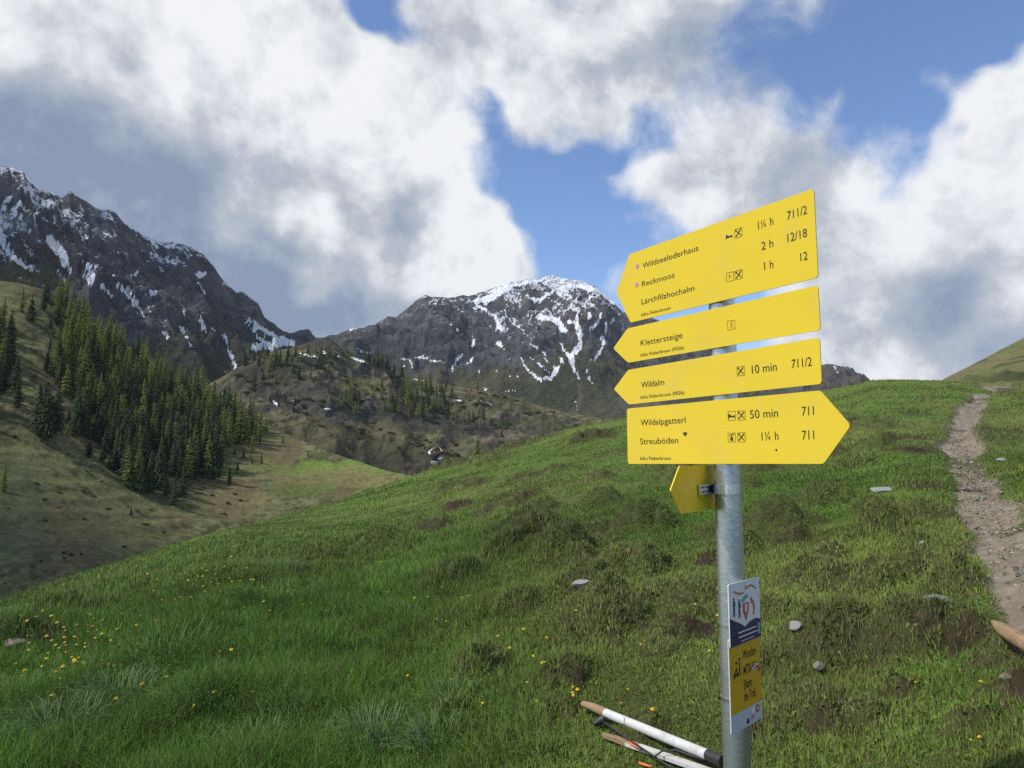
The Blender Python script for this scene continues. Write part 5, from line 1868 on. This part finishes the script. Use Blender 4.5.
for zz in (zb + .03, zt - .03, zb2 + .05):
    for k in range(24):
        a0, a1 = 2 * math.pi * k / 24, 2 * math.pi * (k + 1) / 24
        p0 = POLE + ZUP * zz + (PR + .001) * np.array((math.cos(a0), math.sin(a0), 0))
        p1 = POLE + ZUP * zz + (PR + .001) * np.array((math.cos(a1), math.sin(a1), 0))
        mid_ = (p0 + p1) / 2
        nr = (mid_ - POLE - ZUP * zz)
        nr /= np.linalg.norm(nr)
        d_ = p1 - p0
        L_ = np.linalg.norm(d_)
        m.box(mid_, d_ / L_, L_ * .505, nr, .0006, ZUP, .0035)
keep_world(m.build('cable_tie', steel, None))

# ================================================================== SMALL THINGS
limestone = simple('limestone', (0.27, 0.265, 0.255), .85, var=.3, scale=22, bump=.7, dirt=(0.20, 0.19, 0.17), dirt_scale=14, dirt_amt=.7)
brownstone = simple('brown_stone', (0.24, 0.20, 0.165), .9, var=.3, scale=24, bump=.7)


def stone(p, sx, sy, sz, seed, mat, lab):
    bm = bmesh.new()
    bmesh.ops.create_icosphere(bm, subdivisions=4, radius=1)
    rnd = random.Random(seed)
    cuts = [(Vector((rnd.gauss(0, 1), rnd.gauss(0, 1), rnd.gauss(.2, .8))).normalized(), rnd.uniform(.55, .85)) for _ in range(11)]
    V = np.array([tuple(v.co) for v in bm.verts])
    for n_, d in cuts:
        q = V @ np.array(n_) - d
        V -= np.outer(np.maximum(q, 0) * .9, np.array(n_))
    V *= (1 + .10 * fbm(V[:, 0] * 2.3 + seed, V[:, 1] * 2.3 + V[:, 2] * 1.7, 4, seed))[:, None]
    for v, w_ in zip(bm.verts, V):
        v.co = w_
    me = bpy.data.meshes.new('rock')
    bm.to_mesh(me)
    bm.free()
    me.materials.append(mat)
    me.polygons.foreach_set('use_smooth', [True] * len(me.polygons))
    me.set_sharp_from_angle(angle=R(28))
    o = bpy.data.objects.new('rock', me)
    COL.objects.link(o)
    o.location = (p[0], p[1], p[2] + sz * .15 + .012)
    o.scale = (sx, sy, sz)
    o.rotation_euler = (rnd.uniform(-.2, .2), rnd.uniform(-.2, .2), rnd.uniform(0, 6))
    tag(o, lab, 'rock')


for k, (px, py, w, hr, mt, lab) in enumerate([
        (583, 597, 24, .42, limestone, 'flat grey rock lying on top of the largest hummock'), (940, 620, 29, .62, limestone, 'biggest pale rock, white on the broken bank below the path'),
        (938, 575, 9, .6, limestone, 'small white stone above the biggest pale rock'), (923, 566, 6, .6, limestone, 'tiny pale stone highest above the biggest pale rock'), (905, 605, 11, .5, brownstone, 'brownish stone left of the biggest pale rock'),
        (797, 660, 19, .5, limestone, 'grey rock on the hummock just right of the signpost'), (820, 676, 13, .6, brownstone, 'dull brown stone just below the grey rock right of the signpost'), (868, 702, 12, .45, brownstone, 'tan stone in the turf low right of the signpost'),
        (1007, 692, 13, .5, brownstone, 'tan stone on the bare soil below the wooden stake'), (884, 492, 26, .22, limestone, 'long flat grey slab bedded in the turf near the path'), (896, 507, 15, .2, limestone, 'short flat slab below the long grey one near the path'),
        (800, 627, 12, .4, brownstone, 'stone in the turf right of the white plate'), (848, 578, 8, .5, limestone, 'small grey stone in the turf between signpost and path'), (14, 655, 22, .25, brownstone, 'pale stone in the bare soil at the left edge'),
        (1003, 462, 9, .4, limestone, 'small stone beside the middle of the path'), (965, 486, 8, .4, limestone, 'small stone lying on the path where it bends'), (1010, 530, 9, .35, brownstone, 'brown stone on the gravel of the near path'),
        (630, 597, 9, .5, limestone, 'small grey stone right of the largest hummock'), (432, 574, 7, .5, limestone, 'small stone in the middle meadow')]):
    p = ground_at(px, py)
    r = math.hypot(p[0], p[1])
    s = w * .5 / FPX * r
    stone(p, s, s * .8, s * hr * 1.1, 40 + k, mt, lab)
# pebbles on the path
for k in range(60):
    q = random.randrange(2, len(pp) - 2)
    f = random.random()
    x, y = pp[q][0] * (1 - f) + pp[q + 1][0] * f, pp[q][1] * (1 - f) + pp[q + 1][1] * f
    w_ = pw[q] * .8
    x += random.uniform(-w_, w_)
    y += random.uniform(-w_, w_)
    s = random.uniform(.010, .03)
    stone((x, y, gz(x, y)), s, s * .8, s * .6, 300 + k % 12, limestone if k % 3 else brownstone, 'loose pebble lying on the gravel of the footpath')
    bpy.context.scene.collection.objects[-1]['group'] = 'pebbles on the footpath'

# ---- the loose gravel of the path: far too many bits to count
n = 6500
seg = RNG.integers(0, len(pp) - 2, n)
f = RNG.random(n)
PPA, PWA = np.array(pp), np.array(pw)
cx_ = PPA[seg] * (1 - f)[:, None] + PPA[seg + 1] * f[:, None]
dv_ = PPA[seg + 1] - PPA[seg]
dv_ /= np.linalg.norm(dv_, axis=1, keepdims=True)
off_ = RNG.normal(0, .55, n) * (PWA[seg] * (1 - f) + PWA[seg + 1] * f)
cx_ = cx_ + np.stack([-dv_[:, 1], dv_[:, 0]], 1) * off_[:, None]
cz_ = gsample(GZ, cx_[:, 0], cx_[:, 1])
sz_ = .004 + .016 * RNG.random(n) ** 4
ok = (np.hypot(cx_[:, 0], cx_[:, 1]) > 2) & (gsample(pathv, cx_[:, 0], cx_[:, 1]) > .25)
cx_, cz_, sz_ = cx_[ok], cz_[ok], sz_[ok]
n = len(cz_)
octa = np.array(((1, 0, 0), (0, 1, 0), (-1, 0, 0), (0, -1, 0), (0, 0, .8), (0, 0, -.6)), float)
octf = np.array(((0, 1, 4), (1, 2, 4), (2, 3, 4), (3, 0, 4), (1, 0, 5), (2, 1, 5), (3, 2, 5), (0, 3, 5)))
GVv = octa[None] * sz_[:, None, None] * RNG.uniform(.6, 1.5, (n, 6, 1)) + RNG.normal(0, .15, (n, 6, 3)) * sz_[:, None, None]
GVv += np.concatenate([cx_, (cz_ + sz_ * .05)[:, None]], 1)[:, None]
gc_ = np.array((0.21, 0.18, 0.14)) * RNG.uniform(.5, 1.5, (n, 1))
gmat2 = terrain_mat('gravel_bits', 60.0, 90.0, 0.01, 0.4, var=.3)
tag(np_mesh('gravel', GVv.reshape(-1, 3), (octf[None] + np.arange(n)[:, None, None] * 6).reshape(-1, 3), [gmat2], attrs={'Col': np.repeat(gc_, 6, 0)}), 'loose grey gravel strewn over the footpath', 'gravel', kind='stuff')

# ---- white painted post lying in the grass, with its cap and cable
paint = simple('weathered_white_paint', (0.54, 0.54, 0.52), .6, var=.2, scale=24, dirt=(0.25, 0.22, 0.17), dirt_scale=13, dirt_amt=.8)


def wood(name, col, axis):
    """bare wood with grain drawn out along the piece"""
    m, nt, out = material(name)
    g = nn_(nt, 'ShaderNodeTexCoord')
    ax3 = Vector(axis).normalized()
    dt = nn_(nt, 'ShaderNodeVectorMath', {0: g.outputs['Object'], 1: ax3}, operation='DOT_PRODUCT')
    al = nn_(nt, 'ShaderNodeVectorMath', {0: ax3, 'Scale': dt.outputs['Value']}, operation='SCALE')
    al2 = nn_(nt, 'ShaderNodeVectorMath', {0: al.outputs[0], 'Scale': 0.93}, operation='SCALE')
    q = nn_(nt, 'ShaderNodeVectorMath', {0: g.outputs['Object'], 1: al2.outputs[0]}, operation='SUBTRACT')
    n1 = nn_(nt, 'ShaderNodeTexNoise', {'Vector': q.outputs[0], 'Scale': 110.0, 'Detail': 5.0, 'Roughness': .65})
    n2 = nn_(nt, 'ShaderNodeTexNoise', {'Vector': g.outputs['Object'], 'Scale': 9.0, 'Detail': 5.0})
    ad = nn_(nt, 'ShaderNodeMath', {0: n1.outputs['Fac'], 1: n2.outputs['Fac']}, operation='ADD')
    mr_ = nn_(nt, 'ShaderNodeMapRange', {'Value': ad.outputs[0], 'From Min': .7, 'From Max': 1.3})
    mx = nn_(nt, 'ShaderNodeMix', {'Factor': mr_.outputs['Result'], 'A': [c * .5 for c in col] + [1], 'B': [c * 1.25 for c in col] + [1]}, data_type='RGBA')
    bp = nn_(nt, 'ShaderNodeBump', {'Height': n1.outputs['Fac'], 'Strength': .5, 'Distance': .004})
    p = nn_(nt, 'ShaderNodeBsdfPrincipled', {'Base Color': mx.outputs['Result'], 'Roughness': .75, 'Normal': bp.outputs[0]})
    nt.links.new(p.outputs[0], out.inputs['Surface'])
    return m


rawwood = simple('raw_wood', (0.27, 0.18, 0.10), .8, var=.25, scale=26, bump=.4, dirt=(0.20, 0.12, 0.06), dirt_scale=8, dirt_amt=.6)
greywood = simple('peeled_wood', (0.25, 0.168, 0.090), .75, var=.22, scale=14, bump=.4, dirt=(0.22, 0.15, 0.09), dirt_scale=5, dirt_amt=.6)
rubber = simple('black_rubber', (0.018, 0.018, 0.019), .55)
orange = simple('orange_tape', (0.62, 0.16, 0.05), .5, var=.12, scale=30)


def on_level(px, py, dz):
    """where the sight line of a point of the photograph passes dz above the turf"""
    p = ground_at(px, py)
    d = ray(px, py)
    for _ in range(12):
        t = (gz(p[0], p[1]) + dz - EYE[2]) / d[2]
        p = EYE + d * t
    return p




def clear_of_turf(a, b, r):
    """lift a straight piece until no rise of the ground swallows it"""
    lift = max(gz(*(a + (b - a) * k / 30)[:2]) + r - (a + (b - a) * k / 30)[2] for k in range(31))
    up = np.array((0, 0, max(0.0, lift)))
    return a + up, b + up


p0, p1 = clear_of_turf(on_level(606, 719, .024), on_level(722, 768, .024), .003)
ax0_ = (p1 - p0) / np.linalg.norm(p1 - p0)
e0 = p0 - ax0_ * .17 + np.array((0, 0, .004))
ax_ = (p1 - p0) / np.linalg.norm(p1 - p0)
pole_root = empty('marker_post', tuple((p0 + p1) / 2))
tag(pole_root, 'white painted wooden post lying in the grass left of the signpost', 'post')
LOC = np.array(pole_root.location)
RW = .0195
m = MB()
m.tube([q - LOC for q in (p0, p0 * .5 + p1 * .5, p1)], [RW * 1.0, RW, RW], 20)
m.build('shaft', paint, pole_root, smooth=True, auto=50)
m = MB()
m.tube([q - LOC for q in (e0 + np.array((0, 0, -.005)), e0 * .55 + p0 * .45, e0 * .1 + p0 * .9, p0 + ax_ * .01)], [RW * .70, RW * .88, RW * .97, RW * .97], 14, jitter=.22)
m.build('splintered_end', rawwood, pole_root, smooth=True, auto=40)
m = MB()
m.tube([q - LOC for q in (p1 - ax_ * .07, p1 + ax_ * .004)], RW * 1.04, 20)
m.build('black_band', rubber, pole_root, smooth=True, auto=40)
q0, q1 = clear_of_turf(on_level(612, 739, .016), on_level(700, 770, .016), .014)
a2 = (q1 - q0) / np.linalg.norm(q1 - q0)
root2 = empty('broken_slat', tuple((q0 + q1) / 2))
tag(root2, 'broken pale slat with an orange band, below the white post', 'slat')
LOC = np.array(root2.location)
side = np.cross(a2, ZUP)
side /= np.linalg.norm(side)
m = MB()
m.box((q0 * .4 + q1 * .6) + a2 * .12 - LOC, a2, np.linalg.norm(q1 - q0) * .4 + .12, side, .019, np.cross(side, a2), .007)
m.build('painted_board', paint, root2)
m = MB()
V = [q0 - a2 * .06 + ZUP * .0, q0 - a2 * .03 + side * .012, q0 + a2 * .14 + side * .019, q0 + a2 * .14 - side * .019, q0 + a2 * .02 - side * .016]
m.add([v - LOC + ZUP * .008 for v in V] + [v - LOC - ZUP * .008 for v in V], [(0, 1, 2, 3, 4)[::-1], (5, 6, 7, 8, 9)] + [(i, (i + 1) % 5, 5 + (i + 1) % 5, 5 + i) for i in range(5)])
m.build('bare_end', rawwood, root2)
o1, o2 = on_level(628, 742, .028), on_level(641, 749, .028)
o3, o4 = on_level(639, 763, .014), on_level(652, 767, .014)
for oa, ob_ in ((o1, o2), (o3, o4)):
    m = MB()
    m.tube([oa - LOC, ob_ - LOC], .0055, 8)
    m.build('orange_band', orange, root2, smooth=True)
# the cable
pts = [on_level(a, b, h) for a, b, h in ((600, 720, .035), (612, 728, .04), (626, 738, .035), (640, 747, .038), (652, 755, .036), (664, 763, .034), (676, 770, .034))]
croot = empty('cable', tuple(pts[0]))
tag(croot, 'thin black cable with a dark plug lying along the white post', 'cable')
LOC = np.array(croot.location)
m = MB()
m.tube([p - LOC for p in pts], .004, 8)
pts2 = [on_level(a, b, h) for a, b, h in ((654, 757, .042), (662, 751, .05), (676, 750, .05), (690, 755, .045), (704, 760, .04))]
m.tube([p - LOC for p in pts2], .0035, 8)
m.build('cord', rubber, croot, smooth=True)
m = MB()
k0, k1 = on_level(594, 724, .03), on_level(604, 719, .04)
m.tube([k0 - LOC, k0 * .4 + k1 * .6 - LOC, k1 - LOC], [.011, .018, .020], 14)
m.build('plug', rubber, croot, smooth=True, auto=40)

# ---- pointed wooden stake at the right edge
s0, s1 = clear_of_turf(on_level(993.5, 642, .05), on_level(1040, 674, .05), .035)
ax_ = (s1 - s0) / np.linalg.norm(s1 - s0)
r_ = 6.5 / FPX * np.linalg.norm(s1 - EYE)
m = MB()
st = [s0, s0 + ax_ * .05, s0 + ax_ * .13, s0 + ax_ * .24, s1 + ax_ * .2, s1 + ax_ * .9]
st = [q - np.array((0, 0, 1)) * w_ for q, w_ in zip(st, (.0, .002, .006, .01, .01, .01))]
m.tube([q - s0 for q in st], [.004, r_ * .42, r_ * .8, r_ * 1.0, r_ * 1.02, r_ * 1.02], 16, jitter=.05)
o = m.build('wooden_stake', wood('peeled_wood_grain', (0.30, 0.20, 0.105), ax_), None, smooth=True, auto=40)
o.location = s0
tag(o, 'pointed peeled wooden stake lying in the turf at the right edge', 'stake')

# ---- the hiker sitting on the brow
skin_m = simple('skin', (0.48, 0.28, 0.19), .6, var=.08)
navy_c = simple('navy_cloth', (0.010, 0.011, 0.018), .9, var=.2)
white_c = simple('white_cloth', (0.62, 0.62, 0.60), .9, var=.06)
hair_m = simple('brown_hair', (0.16, 0.085, 0.04), .7, var=.3, scale=60)
cap_m = simple('pale_cloth', (0.66, 0.60, 0.54), .9, var=.06)
shoe_m = simple('dark_shoe', (0.02, 0.02, 0.024), .7)
hx, hy = on_ground(433.5, 468.5)
person = empty('person', (hx, hy, gz(hx, hy) + .02), R(-24))
person.scale = (.78, .78, .78)
tag(person, 'person in navy top and white trousers sitting on the brow, hands raised to the head', 'person')
JV, JE, JR = [], [], []


def joint(p, r, par=None):
    JV.append(p)
    JR.append(r)
    if par is not None:
        JE.append((par, len(JV) - 1))
    return len(JV) - 1


# local axes: +y is where the hiker looks (away from the viewer), x to the right
pel = joint((0, 0, .12), .135)
w1 = joint((0, -.01, .27), .115, pel)
ch = joint((0, .01, .42), .135, w1)
nk0 = joint((0, .02, .54), .075, ch)
nk = joint((0, .03, .60), .052, nk0)
hd0 = joint((0, .05, .67), .075, nk)
hd = joint((0, .055, .745), .092, hd0)
hd2 = joint((0, .05, .82), .070, hd)
for sx in (-1, 1):
    hip = joint((.10 * sx, .05, .11), .095, pel)
    kn = joint((.17 * sx, .40, .36), .065, hip)
    md = joint((.15 * sx, .52, .20), .058, kn)
    an = joint((.13 * sx, .60, .07), .040, md)
    to = joint((.14 * sx, .76, .03), .030, an)
    sh = joint((.19 * sx, .02, .50), .062, ch)
    el = joint((.37 * sx, .12, .62), .045, sh)
    wr = joint((.20 * sx, .21, .79), .028, el)
    pa_ = joint((.13 * sx, .18, .84), .034, wr)
    for f in range(4):
        a = joint((.105 * sx, .165 - .018 * f, .87 + .004 * f), .010, pa_)
        b = joint((.075 * sx, .145 - .020 * f, .885), .008, a)
    a = joint((.115 * sx, .205, .825), .011, pa_)
    joint((.088 * sx, .20, .835), .009, a)
# move the toes of the crossed near foot to the side that shows
me = bpy.data.meshes.new('body')
me.from_pydata(JV, JE, [])
bo = bpy.data.objects.new('body', me)
COL.objects.link(bo)
sk = bo.modifiers.new('skin', 'SKIN')
sk.use_smooth_shade = True
for i, r in enumerate(JR):
    me.skin_vertices[0].data[i].radius = (r, r)
me.skin_vertices[0].data[0].use_root = True
sb = bo.modifiers.new('sub', 'SUBSURF')
sb.levels = sb.render_levels = 2
dg = bpy.context.evaluated_depsgraph_get()
nm = bpy.data.meshes.new_from_object(bo.evaluated_get(dg))
bpy.data.objects.remove(bo)
nm.name = 'body'
nm.materials.clear()
for mt in (skin_m, navy_c, white_c, shoe_m):
    nm.materials.append(mt)
for f in nm.polygons:
    x, y, z = f.center
    if z > .60 and abs(x) < .12 and y < .2:
        k = 0
    elif y > .56 and z < .14:
        k = 3
    elif (y > .16 and z < .45) or (z < .19):
        k = 2
    elif z > .66:
        k = 0
    else:
        k = 1
    f.material_index = k
bo = bpy.data.objects.new('body', nm)
COL.objects.link(bo)
bo.parent = person
bm = bmesh.new()
bmesh.ops.create_icosphere(bm, subdivisions=3, radius=1)
for v in bm.verts:
    x, y, z = v.co
    low = 1.35 if (y < .2 and z < 0) else 1.0
    v.co = (x * .105, .035 + y * .105 - .01 * (z < 0), .775 + z * .105 * low)
bmesh.ops.delete(bm, geom=[v for v in bm.verts if v.co.y > .085 and v.co.z < .79], context='VERTS')
me = bpy.data.meshes.new('hair')
bm.to_mesh(me)
bm.free()
me.materials.append(hair_m)
o = bpy.data.objects.new('hair', me)
COL.objects.link(o)
o.parent = person
m = MB()
m.tube([(-.20, .02, .50), (-.30, .075, .57), (-.37, .125, .625), (-.28, .17, .71), (-.22, .20, .77)], [.072, .06, .056, .046, .040], 12)
m.build('sleeve', cap_m, person, smooth=True)
# nose and eyes on the far side of the head
m = MB()
m.tube([(0, .135, .755), (0, .160, .735), (0, .140, .725)], [.010, .014, .008], 8)
m.tube([(-.035, .135, .765), (-.035, .146, .765)], .010, 8)
m.tube([(.035, .135, .765), (.035, .146, .765)], .010, 8)
m.tube([(-.025, .142, .70), (0, .148, .697), (.025, .142, .70)], .006, 8)
m.build('face', skin_m, person, smooth=True)


# ================================================================== AN UNSEEN CLOUD ADDED TO SHADE THE LEFT SIDE
# added out of view, along the sun direction, to shade the left slope and mountain
m, nt, out = material('shade_cloud_puffs')
d_ = nn_(nt, 'ShaderNodeBsdfDiffuse', {'Color': (0.86, 0.87, 0.88, 1)})
t_ = nn_(nt, 'ShaderNodeBsdfTranslucent', {'Color': (0.80, 0.82, 0.84, 1)})
mx_ = nn_(nt, 'ShaderNodeMixShader', {0: .35, 1: d_.outputs[0], 2: t_.outputs[0]})
nt.links.new(mx_.outputs[0], out.inputs['Surface'])
cr_ = random.Random(21)
bm = bmesh.new()
spine = [(-88, 122, 44), (-140, 158, 48), (-215, 195, 45), (-420, 600, 150), (-560, 760, 230), (-640, 980, 260), (-420, 1000, 170), (-300, 1180, 150), (-520, 1250, 200)]  # ground spots to be shaded, with the radius of each
for (gx, gy, rr) in spine:
    for k in range(9):
        a, q = cr_.uniform(0, 6.283), math.sqrt(cr_.random()) * .75
        c = np.array((gx + rr * q * math.cos(a), gy + rr * q * math.sin(a), 0)) + SUNDIR * 1500
        r_ = rr * cr_.uniform(.35, .6)
        g = bmesh.ops.create_icosphere(bm, subdivisions=3, radius=1)
        for v in g['verts']:
            p = np.array(v.co)
            k_ = 1 + .25 * math.sin(5 * p[0] + gx) * math.sin(4 * p[1] + gy) + .12 * math.sin(11 * p[0] + 7 * p[2])
            v.co = c + p * k_ * np.array((r_, r_, r_ * (.7 if p[2] > 0 else .25)))
me = bpy.data.meshes.new('shade_cloud')
bm.to_mesh(me)
bm.free()
me.materials.append(m)
me.polygons.foreach_set('use_smooth', [True] * len(me.polygons))
cl_ = bpy.data.objects.new('shade_cloud', me)
COL.objects.link(cl_)
tag(cl_, 'white puffs added out of view to shade the left slope and mountain', 'shade_cloud', kind='stuff')


# ================================================================== THE AIR
hm, hnt, hout = material('thin_air')
hv = nn_(hnt, 'ShaderNodeVolumePrincipled', {'Color': (0.80, 0.88, 1.0, 1), 'Density': 0.00004, 'Anisotropy': 0.0})
hnt.links.new(hv.outputs[0], hout.inputs['Volume'])
hb = MB()
hb.box((-250, 800, 350), (1, 0, 0), 2600, (0, 1, 0), 2400, (0, 0, 1), 480)
hz = hb.build('haze', hm)
tag(hz, 'thin blue mountain air filling the valley', 'haze', kind='stuff')
